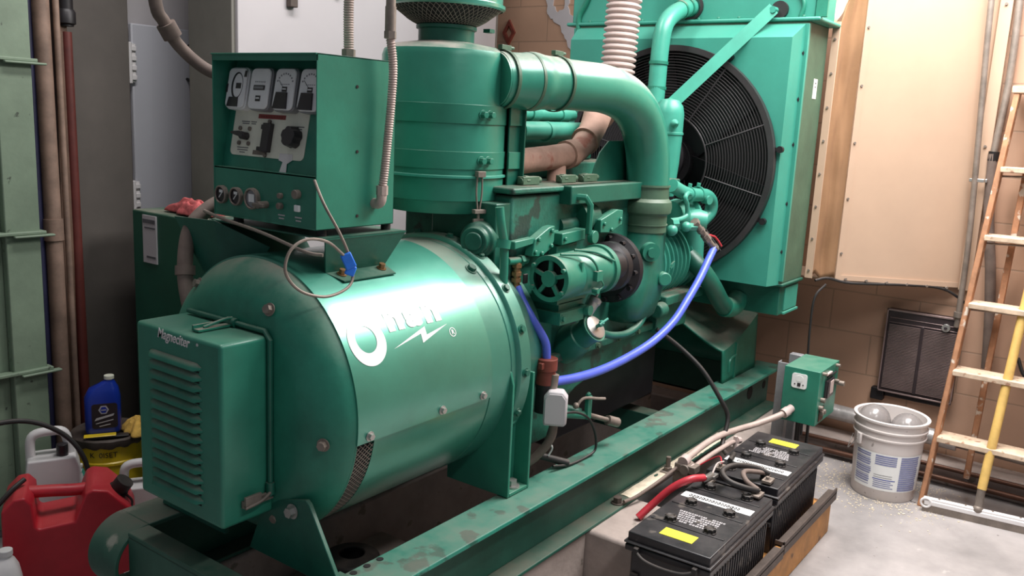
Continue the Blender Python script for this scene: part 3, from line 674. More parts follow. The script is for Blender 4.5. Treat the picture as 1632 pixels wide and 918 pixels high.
# supports
mb = MB(); mb.prism([(1.640, .60), (1.585, .622), (1.49, .648), (1.478, .64), (1.365, .458), (1.70, .458)], YZ(), 1.290, 1.302)
mb.box(1.302, 1.345, 1.36, 1.43, .4555, .468)
o = mb.build('front_support', 'green_dark', gs, bev=.002)
mb = MB(); mb.bolt((1.289, 1.535, .607), (-1, 0, 0), .013, .016); mb.bolt((1.30, 1.385, .468), (0, 0, 1), .014, .014); mb.build_each('bolt', 'steel', o)
mb = MB(); mb.prism([(1.80, .60), (1.88, .622), (2.0, .648), (2.012, .64), (2.08, .458), (1.80, .458)], YZ(), 1.290, 1.302); mb.build('front_support', 'green_dark', gs, bev=.002)
for s in (1, -1):
    def fy(y): return y if s > 0 else 2 * 1.722 - y
    mb = MB(); ya, yb = sorted((fy(1.388), fy(1.60)))
    mb.prism([(fy(1.388), .457), (fy(1.388), .80), (fy(1.40), .84), (fy(1.44), .84), (fy(1.62), .55), (fy(1.62), .457)], YZ(), 1.962, 1.972)
    a_, b_ = sorted((fy(1.388), fy(1.45)))
    mb.box(2.062, 2.072, a_, b_, .457, .82); a_, b_ = sorted((fy(1.440), fy(1.450))); mb.box(1.972, 2.062, a_, b_, .457, .83)
    a_, b_ = sorted((fy(1.388), fy(1.44))); mb.box(1.972, 2.062, a_, b_, .457, .468)
    o = mb.build('rear_support', 'green', gs, bev=.002)
    if s > 0:
        mb = MB(); mb.lathe([(0, .030), (.02, .026), (.02, .014), (0, .014)], (2.017, 1.440, .69), (0, -1, 0), 24, cap=False); mb.build('lifting_boss', 'green', o)
        mb = MB(); mb.cyl((2.02, 1.415, .468), (2.02, 1.415, .472), .024, seg=20); mb.bolt((2.02, 1.415, .472), (0, 0, 1), .016, .018); mb.build('foot_bolt', 'steel', o)

# ---- control cabinet
X0, X1, Y0, Y1, Z0, Z1 = 1.40, 1.662, 1.585, 1.980, 1.265, 1.675
mb = MB()
mb.box(X0, X1, Y0, Y0 + .003, Z0, Z1); mb.box(X0, X1, Y1 - .003, Y1, Z0, Z1); mb.box(X0 - .004, X1, Y0, Y1, Z1 - .004, Z1)
mb.box(X1 - .003, X1, Y0, Y1, Z0, Z1); mb.box(X0, X1, Y0, Y1, Z0, Z0 + .003); mb.box(X0, X0 + .004, Y0, Y1, Z1 - .018, Z1)
cbx = mb.build('control_cabinet', 'green', gs, bev=.001)
vh = Vector((.052, 0, .273)).normalized(); nh = Vector((-vh.z, 0, vh.x)); P0 = Vector((1.425, 1.977, 1.392))
def pan(u, v, d): return P0 + Vector((0, -1, 0)) * u + vh * v + nh * d
mb = MB(); mb.prism([(0, 0), (.389, 0), (.389, .275), (0, .275)], pan, -.004, 0); mb.box(1.4015, 1.43, 1.588, 1.977, 1.388, 1.392); mb.box(1.4015, 1.406, 1.588, 1.977, 1.268, 1.391); mb.build('front_panel', 'green', cbx, smooth=0)
P0 = P0 + Vector((0, .017, 0))
mb = MB(); mb.prism(rrect(.285, .128, .014), lambda u, v, d: pan(u + .186, v + .095, d), 0, .0018)
def line(mb, u, v, w_, h=.0022, mi=1, d=.0022): mb.prism([(u, v), (u + w_, v), (u + w_, v + h), (u, v + h)], pan, .0018, d, mi)
for k, (u, v, w_) in enumerate(((.075, .117, .032), (.078, .112, .028), (.112, .117, .022), (.114, .112, .018), (.07, .050, .045), (.072, .044, .042), (.082, .038, .022), (.265, .112, .05), (.268, .106, .04))): line(mb, u, v, w_)
line(mb, .138, .128, .105, .011, 2); line(mb, .135, .036, .055, .011, 3)
for k in range(9): line(mb, .147 + k * .0098, .1315, .006, .0035, 4, .0026)
mb.build('instruction_plate', ['panel_cream', 'ink', 'label_red', 'dirty_steel', 'rust_red'], cbx, smooth=0)
mb = MB()
for u, v in ((.074, .100), (.112, .100), (.077, .062), (.115, .062)): mb.cyl(pan(u, v, .0018), pan(u, v, .006), .0055, seg=12)
for v in (.121, .036): mb.cyl(pan(.187, v, .002), pan(.187, v, .007), .005, seg=12)
mb.build_each('screw', 'dirty_steel', cbx)
mb = MB(); mb.cyl(pan(.104, .08, .002), pan(.104, .08, .022), .010, seg=14)
mb.prism([(.066, .082), (.066, .088), (.098, .090), (.113, .084), (.113, .073), (.098, .076)], pan, .016, .026); mb.build('selector_lever', 'gauge_dark', cbx, bev=.001)
mb = MB(); mb.prism([(.176, .044), (.204, .044), (.204, .116), (.176, .116)], pan, .002, .016); mb.prism([(.165, .100), (.176, .100), (.176, .112), (.165, .112)], pan, .002, .012); mb.prism([(.158, .046), (.176, .046), (.176, .056), (.158, .056)], pan, .002, .012); mb.build('circuit_breaker', 'gauge_dark', cbx, bev=.0015)
mb = MB(); c0 = pan(.286, .086, .002); c1 = pan(.286, .086, .026)
u_, v_ = Vector((0, -1, 0)), vh
mb.rings([[c0 + (u_ * math.cos(2 * math.pi * k / 30) + v_ * math.sin(2 * math.pi * k / 30)) * (.028 if k % 6 < 4 else .025) for k in range(30)], [c1 + (u_ * math.cos(2 * math.pi * k / 30) + v_ * math.sin(2 * math.pi * k / 30)) * (.024 if k % 6 < 4 else .021) for k in range(30)]]); mb.build('rheostat_knob', 'gauge_dark', cbx, bev=.001)
mb = MB(); mb.prism([(.245, -.012), (.262, -.016), (.275, -.010), (.272, .02), (.290, .03), (.288, .045), (.24, .045), (.24, .028), (.256, .024), (.25, .004)], pan, .0022, .003); mb.build('torn_sticker', 'white_plastic', cbx, smooth=0)
P0 = P0 - Vector((0, .017, 0))
for g, u in enumerate((.048, .140, .234, .326)):
    v = .198
    f = lambda a, b, d, u=u, v=v: pan(a + u, b + v, d)
    mb = MB(); mb.prism(rrect(.080, .108, .016), f, 0, .022, 0 if g == 0 else 1)
    mb.prism(rrect(.074, .102, .014), f, .022, .028, 0)
    G = mb.build('gauge', ['gauge_white', 'gauge_grey'], cbx, bev=.002)
    mb = MB()
    if g == 0:
        n = 24; mb.prism([(.004 + .022 * math.cos(2 * math.pi * k / n), .006 + .034 * math.sin(2 * math.pi * k / n)) for k in range(n)], f, .028, .0292, 1)
        mb.prism([(.008 + .018 * math.cos(2 * math.pi * k / n), .006 + .030 * math.sin(2 * math.pi * k / n)) for k in range(n)], f, .0292, .0298, 0)
        mb.prism([(.002, -.002), (.022, -.002), (.022, .012), (.002, .012)], f, .0298, .0305, 1)
        mb.prism([(-.026, -.048), (.016, -.048), (.014, -.024), (-.020, -.024)], f, .028, .031, 1)
        mb.prism([(.028, .028), (.037, .028), (.037, .044), (.030, .044)], f, .028, .0295, 1); mb.prism([(-.038, -.012), (-.032, -.012), (-.032, .010), (-.038, .008)], f, .028, .0295, 1)
    elif g == 1:
        mb.prism([(-.020, -.004), (.022, -.004), (.022, .008), (-.020, .008)], f, .028, .0295, 1); mb.prism([(-.017, -.001), (.018, -.001), (.018, .005), (-.017, .005)], f, .0295, .030, 2)
        mb.prism([(-.008, -.032), (.010, -.032), (.010, -.018), (-.008, -.018)], f, .028, .0292, 1); mb.prism([(-.006, -.026), (.008, -.026), (.006, -.022), (-.006, -.023)], f, .0292, .0297, 0)
        for k in range(6): mb.prism([(-.018 + k * .007, .015), (-.014 + k * .007, .015), (-.014 + k * .007, .018), (-.018 + k * .007, .018)], f, .028, .0285, 2)
    else:
        mb.prism([(-.028, -.048), (.020, -.048), (.016, -.008), (-.022, -.008)], f, .028, .033, 1)
        mb.prism([(-.006, -.006), (.012, -.006), (.012, .006), (-.006, .006)], f, .028, .029, 1); mb.prism([(-.004, -.001), (.009, -.001), (.009, .002), (-.004, .002)], f, .029, .0295, 0)
        for k in range(9):
            a = R(150 - 15 * k); c = (.001 + .032 * math.cos(a), .002 + .036 * math.sin(a)); mb.prism([(c[0] - .002, c[1] - .002), (c[0] + .002, c[1] - .002), (c[0] + .002, c[1] + .002), (c[0] - .002, c[1] + .002)], f, .028, .0287, 2)
        for k in range(5): mb.prism([(-.014 + k * .007, .011), (-.010 + k * .007, .011), (-.010 + k * .007, .013), (-.014 + k * .007, .013)], f, .028, .0285, 2)
        mb.tube([f(.002, 0, .0285), f(-.022, .022, .0285)], .0006, 5, smooth=1, mi=1)
    mb.build('gauge_face', ['gauge_white', 'gauge_dark', 'gauge_grey'], G, smooth=0)
for y, r in ((1.942, .0235), (1.882, .0235), (1.818, .027)):
    mb = MB(); mb.lathe([(0, r), (.010, r), (.012, r * .85), (.008, r * .8)], (1.4015, y, 1.320), (-1, 0, 0), 28, cap=False); o = mb.build('round_gauge', 'dirty_steel', cbx)
    mb = MB(); mb.cyl((1.4013, y, 1.32), (1.395, y, 1.32), r * .8, seg=24, mi=0 if r < .025 else 1); mb.tube([(1.3942, y + .008, 1.312), (1.3942, y - .007, 1.328)], .0014, 6, smooth=1, mi=2); mb.box(1.3935, 1.3948, y - .008, y + .006, 1.325, 1.332, 2)
    if r > .025: mb.box(1.393, 1.3945, y - .012, y + .010, 1.312, 1.332, 2)
    mb.build('gauge_face', ['gauge_dark', 'gauge_grey', 'gauge_white'], o)
mb = MB()
for y, z, r, l in ((1.766, 1.310, .009, .03), (1.711, 1.337, .007, .010), (1.711, 1.312, .008, .012), (1.649, 1.346, .011, .014)): mb.cyl((1.4015, y, z), (1.4015 - l, y, z), r, seg=14)
mb.box(1.37, 1.378, 1.745, 1.785, 1.306, 1.314)
mb.build_each('switch', 'dirty_steel', cbx, bev=.001)
mb = MB(); mb.box(1.394, 1.4015, 1.640, 1.658, 1.304, 1.320); mb.build('push_button', 'gauge_white', cbx, bev=.002)
mb = MB()
for y in (1.711, 1.649):
    for k in range(2): mb.box(1.4005, 1.4015, y - .012 + .003 * k, y + .012 - .003 * k, 1.288 - k * .008, 1.291 - k * .008)
mb.build('switch_lettering', 'grey_white', cbx, smooth=0)
mb = MB()
for x, z in ((1.526, 1.606), (1.529, 1.451), (1.532, 1.293)): mb.cyl((x, 1.585, z), (x, 1.583, z), .004, seg=12)
mb.build_each('screw', 'gauge_dark', cbx)
# saddle under the cabinet
mb = MB()
def quad(mb, a, b, c, d, t=(0, 0, .004)):
    t = Vector(t); v = [mb.bm.verts.new(Vector(p) + q) for q in (Vector((0, 0, 0)), t) for p in (a, b, c, d)]
    for f in ((0, 1, 2, 3), (7, 6, 5, 4), (0, 4, 5, 1), (1, 5, 6, 2), (2, 6, 7, 3), (3, 7, 4, 0)): mb.face([v[i] for i in f])
quad(mb, (1.415, 1.565, 1.243), (1.690, 1.565, 1.243), (1.690, 2.02, 1.243), (1.415, 2.02, 1.243), (0, 0, .004))
quad(mb, (1.412, 1.565, 1.247), (1.692, 1.565, 1.247), (1.648, 1.607, 1.146), (1.452, 1.607, 1.146), (0, .004, 0))
quad(mb, (1.412, 2.02, 1.247), (1.692, 2.02, 1.247), (1.648, 1.88, 1.148), (1.452, 1.88, 1.148), (0, -.004, 0))
quad(mb, (1.445, 1.612, 1.156), (1.655, 1.612, 1.156), (1.650, 1.560, 1.1365), (1.47, 1.560, 1.1365), (0, 0, .003))
quad(mb, (1.40, 1.98, 1.247), (1.40, 2.16, 1.24), (1.45, 1.99, .97), (1.46, 1.83, 1.19), (.004, 0, 0))
sd = mb.build('cabinet_saddle', 'green_dark', gs, smooth=0)
mb = MB()
for x in (1.44, 1.66):
    for y in (1.61, 1.93): mb.cyl((x, y, 1.247), (x, y, 1.265), .013, seg=14)
mb.build_each('rubber_mount', 'black_rubber', sd)
mb = MB()
for x in (1.487, 1.625): mb.bolt((x, 1.588, 1.150), (0, -.3, 1), .009, .014)
mb.build_each('bolt', 'brass', sd)

# ---- air cleaner
ax, ay = 2.10, 1.80
mb = MB(); mb.lathe([(1.262, .10), (1.262, .168), (1.300, .186), (1.302, .192), (1.345, .193), (1.362, .193), (1.385, .192), (1.72, .192), (1.738, .186), (1.752, .165), (1.765, .09), (1.767, .0)], (ax, ay, 0), (0, 0, 1), 72)
ac = mb.build('air_cleaner', 'green_pipe', gs)
for z0, z1 in ((1.527, 1.583), (1.395, 1.447)):
    mb = MB(); mb.lathe([(z0, .192), (z0, .1955), (z1, .1955), (z1, .192)], (ax, ay, 0), (0, 0, 1), 72, cap=False)
    bz = (z0 + z1) / 2; d = Vector((.45, -1, 0)).normalized(); s_ = Vector((d.y * -1, d.x, 0))
    c = Vector((ax, ay, bz)) + d * .195
    # bolt pair and ears
    th = math.atan2(-.99, .12)
    for off in (-.36, -.22):
        a = th + off; n_ = Vector((math.cos(a), math.sin(a), 0)); p = Vector((ax, ay, bz)) + n_ * .1955; mb.bolt(p, n_, .010, .018)
    # tab to bracket
    mb.box(2.195, 2.262, 1.612, 1.617, z0, z1)
    mb.build('clamp_band', 'green', ac, bev=.001)
mb = MB(); mb.box(2.20, 2.262, 1.619, 1.625, 1.262, 1.60); mb.box(2.256, 2.262, 1.60, 1.70, 1.262, 1.60); mb.build('mount_bracket', 'green_dark', ac, bev=.002)
mb = MB(); mb.lathe([(1.368, .193), (1.370, .2), (1.376, .2), (1.378, .193)], (ax, ay, 0), (0, 0, 1), 72, cap=False); mb.build('ring_clamp', 'green_light', ac)
mb = MB()
th = math.atan2(-.97, -.28); n_ = Vector((math.cos(th), math.sin(th), 0)); s_ = Vector((-n_.y, n_.x, 0)); c = Vector((ax, ay, 0)) + n_ * .204
mb.tube([c + Vector((0, 0, 1.39)) + s_ * .008, c + Vector((0, 0, 1.33)) + s_ * .010, c + Vector((0, 0, 1.28)) + s_ * .004], .003, 8); mb.tube([c + Vector((0, 0, 1.39)) - s_ * .008, c + Vector((0, 0, 1.33)) - s_ * .010, c + Vector((0, 0, 1.28)) - s_ * .004], .003, 8)
mb.box(-.014, .014, -.012, .006, 1.375, 1.392, mtx=Matrix.Translation((c.x, c.y, 0)) @ Matrix.Rotation(th + math.pi / 2, 4, 'Z'))
mb.box(-.020, .020, -.012, .006, 1.268, 1.280, mtx=Matrix.Translation((c.x, c.y, 0)) @ Matrix.Rotation(th + math.pi / 2, 4, 'Z'))
mb.cyl(c + Vector((0, 0, 1.28)), c + Vector((0, 0, 1.235)), .005, seg=8); mb.box(-.018, .018, -.004, .004, 1.236, 1.252, mtx=Matrix.Translation((c.x, c.y, 0)) @ Matrix.Rotation(th + math.pi / 2, 4, 'Z'))
mb.build('toggle_latch', 'dirty_steel', ac, bev=.001)
mb = MB(); mb.lathe([(1.766, .085), (1.80, .085), (1.803, .092), (1.812, .092), (1.815, .085), (1.83, .085)], (ax, ay, 0), (0, 0, 1), 40, cap=False); mb.box(ax + .085, ax + .11, ay - .10, ay - .075, 1.802, 1.813); mb.build('neck', 'green_dark', ac)
mb = MB(); mb.lathe([(1.815, .086), (1.83, .115), (1.868, .168)], (ax, ay, 0), (0, 0, 1), 56, cap=False); mb.build('screen_backing', 'black_void', ac)
mb = MB()
for k in range(56):
    a = 2 * math.pi * k / 56; pts = []
    for s in (1, -1):
        pts = [Vector((ax + r * math.cos(a + s * q * .09), ay + r * math.sin(a + s * q * .09), z)) for q, (z, r) in enumerate(((1.815, .088), (1.823, .105), (1.831, .119), (1.845, .1375), (1.858, .156), (1.869, .171)))]
        mb.tube(pts, .0010, 4, smooth=1)
mb.build('intake_screen', 'dirty_steel', ac)
mb = MB(); mb.lathe([(1.862, .168), (1.866, .176), (1.876, .176), (1.880, .168), (2.20, .168), (2.2, 0)], (ax, ay, 0), (0, 0, 1), 64, cap=False); mb.build('pre_cleaner', 'green_gloss', ac)

# ---- intake pipe
path = [(2.14, 1.64, 1.662), (2.30, 1.60, 1.664), (2.50, 1.565, 1.664), (2.64, 1.545, 1.660), (2.77, 1.533, 1.630), (2.87, 1.527, 1.565), (2.925, 1.523, 1.47), (2.945, 1.52, 1.36), (2.945, 1.52, 1.28)]
ip = MB().tube(path, .080, 40, smooth=8).build('intake_pipe', 'green_pipe', gs)
mb = MB(); mb.tube([(2.15, 1.64, 1.662), (2.25, 1.61, 1.663), (2.33, 1.595, 1.664), (2.42, 1.579, 1.664)], lambda t: .083 + .007 * math.exp(-((t - .45) / .13) ** 2), 40, smooth=8); mb.build('hose_sleeve', 'green_pipe', ip)
mb = MB()
for p, d in (((2.17, 1.633, 1.662), (.96, -.25, 0)), ((2.385, 1.585, 1.664), (.98, -.15, 0)), ((2.26, 1.607, 1.663), (.97, -.2, 0))):
    d = Vector(d).normalized(); mb.lathe([(-.006, .085), (-.006, .0885), (.006, .0885), (.006, .085)], p, d, 40, cap=False)
for p in ((2.17, 1.633, 1.752), (2.385, 1.585, 1.754)): mb.box(p[0] - .018, p[0] + .03, p[1] - .008, p[1] + .008, p[2] - .002, p[2] + .012); mb.cyl((p[0] + .03, p[1], p[2] + .006), (p[0] + .05, p[1], p[2] + .006), .005, seg=8)
mb.build_each('hose_clamp', 'green_olive', ip, bev=.001)
mb = MB(); mb.lathe([(0, .082), (.05, .083), (.062, .095), (.082, .098), (.102, .095), (.112, .083), (.175, .083)], (2.945, 1.52, 1.335), (0, 0, -1), 48, cap=False); mb.build('hump_hose', 'green_olive', ip)
mb = MB(); mb.lathe([(0, .0835), (0, .0865), (.006, .0865), (.006, .0835)], (2.945, 1.52, 1.333), (0, 0, -1), 48, cap=False); mb.lathe([(0, .0835), (0, .0865), (.004, .0865), (.004, .0835)], (2.945, 1.52, 1.19), (0, 0, -1), 48, cap=False); mb.build_each('band_clamp', 'green_olive', ip)

# ---- engine
eng = MB().box(2.13, 3.20, 1.545, 1.98, .76, 1.320).build('engine_block', 'green_cast', gs, bev=.01)
mb = MB(); mb.box(2.115, 3.25, 1.53, 2.0, 1.326, 1.345); mb.box(2.14, 3.2, 1.76, 1.96, 1.345, 1.40); mb.build('cylinder_head', 'green_cast', eng, bev=.006)
mb = MB(); mb.prism([(2.10, .49), (2.38, .49), (2.40, .53), (2.45, .585), (2.55, .63), (2.72, .665), (3.15, .70), (3.15, .765), (2.10, .765)], XZ(), 1.535, 1.975)
mb.box(2.12, 3.18, 1.515, 1.545, .755, .785); mb.build('crankcase', 'green_cast', eng, bev=.006)
mb = MB(); mb.box(2.46, 3.30, 1.60, 1.92, .42, .66); mb.box(3.20, 3.36, 1.60, 1.95, .70, 1.28); mb.build('oil_pan', 'black_metal', eng, bev=.01)
mb = MB(); mb.lathe([(0, .0), (0, .042), (.02, .042), (.03, .055), (.10, .060)], (2.0, 1.585, 1.19), (1, .3, 0), 28, cap=False); mb.lathe([(0, .028), (.004, .028), (.004, 0)], (1.998, 1.583, 1.19), (-1, -.3, 0), 24, cap=False); mb.box(2.06, 2.14, 1.55, 1.8, 1.10, 1.30); mb.build('starter_housing', 'green_dark', eng, bev=.005)
mb = MB(); mb.tube([(1.995, 1.49, 1.30), (2.0, 1.485, 1.25), (2.025, 1.49, 1.19), (2.03, 1.49, 1.12), (2.03, 1.49, 1.07)], .013, 14); mb.cyl((2.02, 1.49, 1.18), (2.025, 1.49, 1.205), .021, seg=18); mb.build('fuel_line', 'green', eng)
# side plates
def plate(poly, y0, y1, name='cover_plate', m='green', bolts=()):
    mb = MB(); mb.prism(poly, XZ(), y0, y1)
    for bx_, bz_ in bolts: mb.bolt((bx_, y0, bz_), (0, -1, 0), .008, .008, washer=False)
    return mb.build(name, m, eng, bev=.003)
plate([(2.185, 1.138), (2.235, 1.132), (2.285, 1.150), (2.305, 1.175), (2.305, 1.225), (2.275, 1.222), (2.20, 1.19)], 1.50, 1.53, bolts=((2.20, 1.15), (2.235, 1.143), (2.285, 1.163), (2.285, 1.21), (2.215, 1.188)))
plate([(2.10, 1.165), (2.20, 1.175), (2.20, 1.195), (2.10, 1.19)], 1.505, 1.53)
plate([(2.335, 1.160), (2.475, 1.168), (2.475, 1.205), (2.335, 1.198)], 1.49, 1.53, bolts=((2.35, 1.18),))
plate([(2.34, 1.09), (2.46, 1.09), (2.46, 1.16), (2.34, 1.155)], 1.51, 1.545)
plate([(2.30, 1.17), (2.36, 1.17), (2.36, 1.205), (2.30, 1.20)], 1.52, 1.545)
plate([(2.59, 1.18), (2.66, 1.175), (2.74, 1.20), (2.74, 1.25), (2.70, 1.255), (2.59, 1.225)], 1.50, 1.53, bolts=((2.61, 1.21), (2.72, 1.22), (2.66, 1.187)))
mb = MB(); mb.tube([(2.425, 1.53, 1.31), (2.44, 1.475, 1.31), (2.462, 1.47, 1.285), (2.462, 1.47, 1.19)], .012, 6, smooth=1); mb.lathe([(0, .022), (.02, .022), (.02, .0)], (2.475, 1.47, 1.18), (0, -1, 0), 16); mb.build('lift_bracket', 'green', eng, bev=.002)
mb = MB(); mb.box(2.39, 2.98, 1.50, 1.56, 1.285, 1.345); mb.build('drip_tray', 'green_dark', eng, bev=.004)
mb = MB(); mb.lathe([(0, .06), (.05, .06), (.07, .045), (.12, .045), (.12, 0)], (2.50, 1.56, 1.23), (1, 0, 0), 24); mb.lathe([(0, .03), (.3, .03)], (2.40, 1.56, 1.21), (1, 0, 0), 20); mb.build('fuel_pump', 'green_dark', eng)
plate([(2.14, .80), (2.36, .79), (2.36, .90), (2.30, .93), (2.14, .93)], 1.525, 1.545, bolts=((2.30, .88), (2.33, .81), (2.17, .81), (2.17, .91)))
mb = MB()
for x in (2.2, 2.35, 2.5, 2.65, 2.8, 2.95, 3.1): mb.bolt((x, 1.515, .77), (0, -1, 0), .009, .010)
for x, z in ((2.285, .885), (2.17, .70), (2.25, .60), (2.20, .55), (2.32, .72)): mb.bolt((x, 1.535 if z < .76 else 1.525, z), (0, -1, 0), .010, .014)
mb.build_each('bolt', 'green_olive', eng)
# charging generator
def gen_ring(): pass
gy, gz = 1.42, 1.083
mb = MB(); mb.lathe([(0, .056), (0, .070), (.10, .071), (.105, .068), (.11, .071), (.27, .073), (.272, .080), (.295, .080), (.295, 0)], (2.165, gy, gz), (1, 0, 0), 44, cap=False); dg_ = mb.build('charging_generator', 'green', eng)
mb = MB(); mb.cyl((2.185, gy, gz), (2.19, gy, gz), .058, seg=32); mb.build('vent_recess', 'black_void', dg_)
mb = MB(); mb.cyl((2.178, gy, gz), (2.160, gy, gz), .025, seg=24); mb.lathe([(0, .056), (0, .071), (.012, .071)], (2.163, gy, gz), (1, 0, 0), 40, cap=False)
for k in range(5):
    a = R(20 + 72 * k); c = Vector((2.170, gy + .04 * math.cos(a), gz + .04 * math.sin(a))); mb.box(-.004, .006, -.024, .024, -.0065, .0065, mtx=Matrix.Translation(c) @ Matrix.Rotation(a, 4, 'X'))
for a in (35, 150, 215, 330): mb.cyl((2.165, gy + .063 * math.cos(R(a)), gz + .063 * math.sin(R(a))), (2.152, gy + .063 * math.cos(R(a)), gz + .063 * math.sin(R(a))), .007, seg=8)
mb.build('end_frame', 'green_dusty', dg_, bev=.001)
mb = MB(); mb.tube([(2.19, 1.40, 1.157), (2.27, 1.36, 1.15), (2.31, 1.345, 1.12), (2.325, 1.342, 1.08)], .004, 8); mb.tube([(2.30, 1.42, 1.158), (2.36, 1.38, 1.15), (2.43, 1.35, 1.12)], .004, 8); mb.box(2.305, 2.34, 1.335, 1.352, 1.07, 1.10); mb.box(2.24, 2.25, 1.352, 1.362, 1.10, 1.135); mb.cyl((2.31, 1.35, 1.04), (2.31, 1.33, 1.04), .009, seg=10); mb.tube([(2.33, 1.345, 1.08), (2.36, 1.343, 1.05), (2.33, 1.35, 1.03)], .003, 8); mb.build('terminals', 'green_dusty', dg_)
mb = MB(); mb.cyl((2.46, gy, gz), (2.56, gy, gz), .05, seg=24); mb.lathe([(0, .07), (.02, .085), (.05, .085), (.06, .06)], (2.56, 1.46, 1.07), (1, 0, 0), 30); mb.build('drive_coupling', 'black_metal', dg_)
mb = MB(); mb.box(2.25, 2.42, 1.44, 1.54, .985, 1.02); mb.box(2.26, 2.40, 1.44, 1.54, .93, .99); mb.box(2.24, 2.38, 1.42, 1.54, .925, .965); mb.bolt((2.255, 1.42, .945), (0, -1, 0), .009, .01); mb.cyl((2.39, 1.40, .955), (2.39, 1.44, .955), .017, seg=14); mb.build('generator_mount', 'green', eng, bev=.004)
# gear / inlet housing below the intake pipe
mb = MB(); loft(mb, [(1.20, .155, .155, .077, 2.945, 1.52), (1.14, .155, .155, .075, 2.94, 1.52), (1.06, .19, .18, .07, 2.92, 1.53), (.99, .225, .20, .06, 2.905, 1.53), (.92, .225, .20, .055, 2.88, 1.53), (.86, .19, .19, .05, 2.86, 1.53), (.835, .15, .15, .05, 2.855, 1.53)], n=6)
gh = mb.build('blower_inlet_housing', 'green_dark', eng, smooth=60)
nd = Vector((-.62, -.78, 0)).normalized()
mb = MB(); mb.lathe([(0, .036), (.022, .034), (.022, .018), (.034, .018), (.034, 0)], Vector((2.875, 1.455, 1.095)), nd, 28); mb.lathe([(0, .026), (.03, .026), (.033, .022), (.033, 0)], Vector((2.955, 1.435, .99)), nd, 28); mb.build_each('plug', 'green', gh)
mb = MB(); text(mb, '838', .032, lambda x, y, z: Vector((3.0 + .5 * x + .35 * y, 1.424 - z, 1.02 + y * .9 + .2 * x)), ext=.003, offset=.001); mb.build('casting_number', 'green_dusty', gh, smooth=0)
mb = MB(); mb.lathe([(0, .10), (.02, .125), (.045, .125), (.05, .10)], (2.70, 1.53, 1.04), (1, 0, 0), 36); 
for k in range(12): a = R(30 * k); mb.cyl((2.715, 1.53 + .112 * math.cos(a), 1.04 + .112 * math.sin(a)), (2.695, 1.53 + .112 * math.cos(a), 1.04 + .112 * math.sin(a)), .009, seg=8)
mb.build('drive_flange', 'black_metal', eng)
prof = [(0, .10), (0, .130)]
x = .015
while x < .30: prof += [(x, .130), (x + .004, .152), (x + .014, .152), (x + .018, .130)]; x += .036
prof += [(.31, .132), (.32, .15), (.355, .15), (.385, .125), (.40, .08), (.403, 0)]
bl = MB().lathe(prof, (3.04, 1.625, 1.015), (1, 0, 0), 64).build('blower', 'green_light', eng, smooth=30)
mb = MB(); mb.box(3.06, 3.40, 1.455, 1.50, .86, .90); mb.box(3.08, 3.35, 1.50, 1.7, .74, .90); mb.box(3.03, 3.06, 1.48, 1.76, .88, 1.16)
for z in (.93, 1.0, 1.07): mb.cyl((3.03, 1.485, z), (3.012, 1.485, z), .014, seg=10)
mb.cyl((3.06, 1.47, .85), (3.0, 1.47, .85), .03, seg=16); mb.build('blower_mount', 'green_cast', eng, bev=.006)
# oil filler parts
fd = Vector((-.05, -.78, .60)).normalized(); fc = Vector((2.465, 1.535, .795))
mb = MB(); mb.lathe([(0, .055), (.05, .062), (.10, .050), (.103, .044), (.155, .044), (.157, .048), (.165, .048)], fc - fd * .02, fd, 36); fl = mb.build('oil_filler', 'green', eng)
mb = MB(); q = fc + fd * .146; mb.lathe([(0, .040), (.006, .040), (.008, .032), (.010, 0)], q, fd, 30); mb.build('filler_cap', 'steel', fl)
mb = MB(); q = q + fd * .01; mb.cyl(q, q + fd * .03, .006, seg=8); mb.cyl(q + fd * .028 - Vector((.022, 0, .004)), q + fd * .028 + Vector((.03, 0, .008)), .004, seg=8); mb.box(-.01, .01, -.003, .003, -.01, .01, mtx=Matrix.Translation(q + fd * .02)); mb.build('wing_handle', 'green_light', fl)
sd_ = Vector((.45, -.25, .86)).normalized(); s0 = Vector((2.43, 1.47, .875))
mb = MB(); mb.cyl(s0, s0 + sd_ * .09, .008, seg=10); dp = mb.build('dipstick_tube', 'green_dark', eng)
mb = MB(); mb.lathe([(.06, .012), (.062, .020), (.10, .022), (.104, .025), (.118, .025), (.124, .016), (.126, 0)], s0, sd_, 24); q = s0 + sd_ * .126; mb.cyl(q, q + sd_ * .035, .004, seg=8); mb.cyl(q + sd_ * .02 - Vector((.012, 0, 0)), q + sd_ * .02 + Vector((.012, 0, 0)), .005, seg=8); mb.build('breather_cap', 'steel', dp)
mb = MB(); mb.tube([(2.55, 1.45, .845), (2.64, 1.45, .82), (2.75, 1.45, .81), (2.84, 1.45, .835), (2.875, 1.45, .89), (2.875, 1.45, .93)], .013, 14); mb.cyl((2.875, 1.45, .90), (2.875, 1.45, .945), .020, seg=12); mb.cyl((2.875, 1.45, .945), (2.88, 1.45, .99), .010, seg=10); mb.build('oil_return_pipe', 'green_dark', eng)
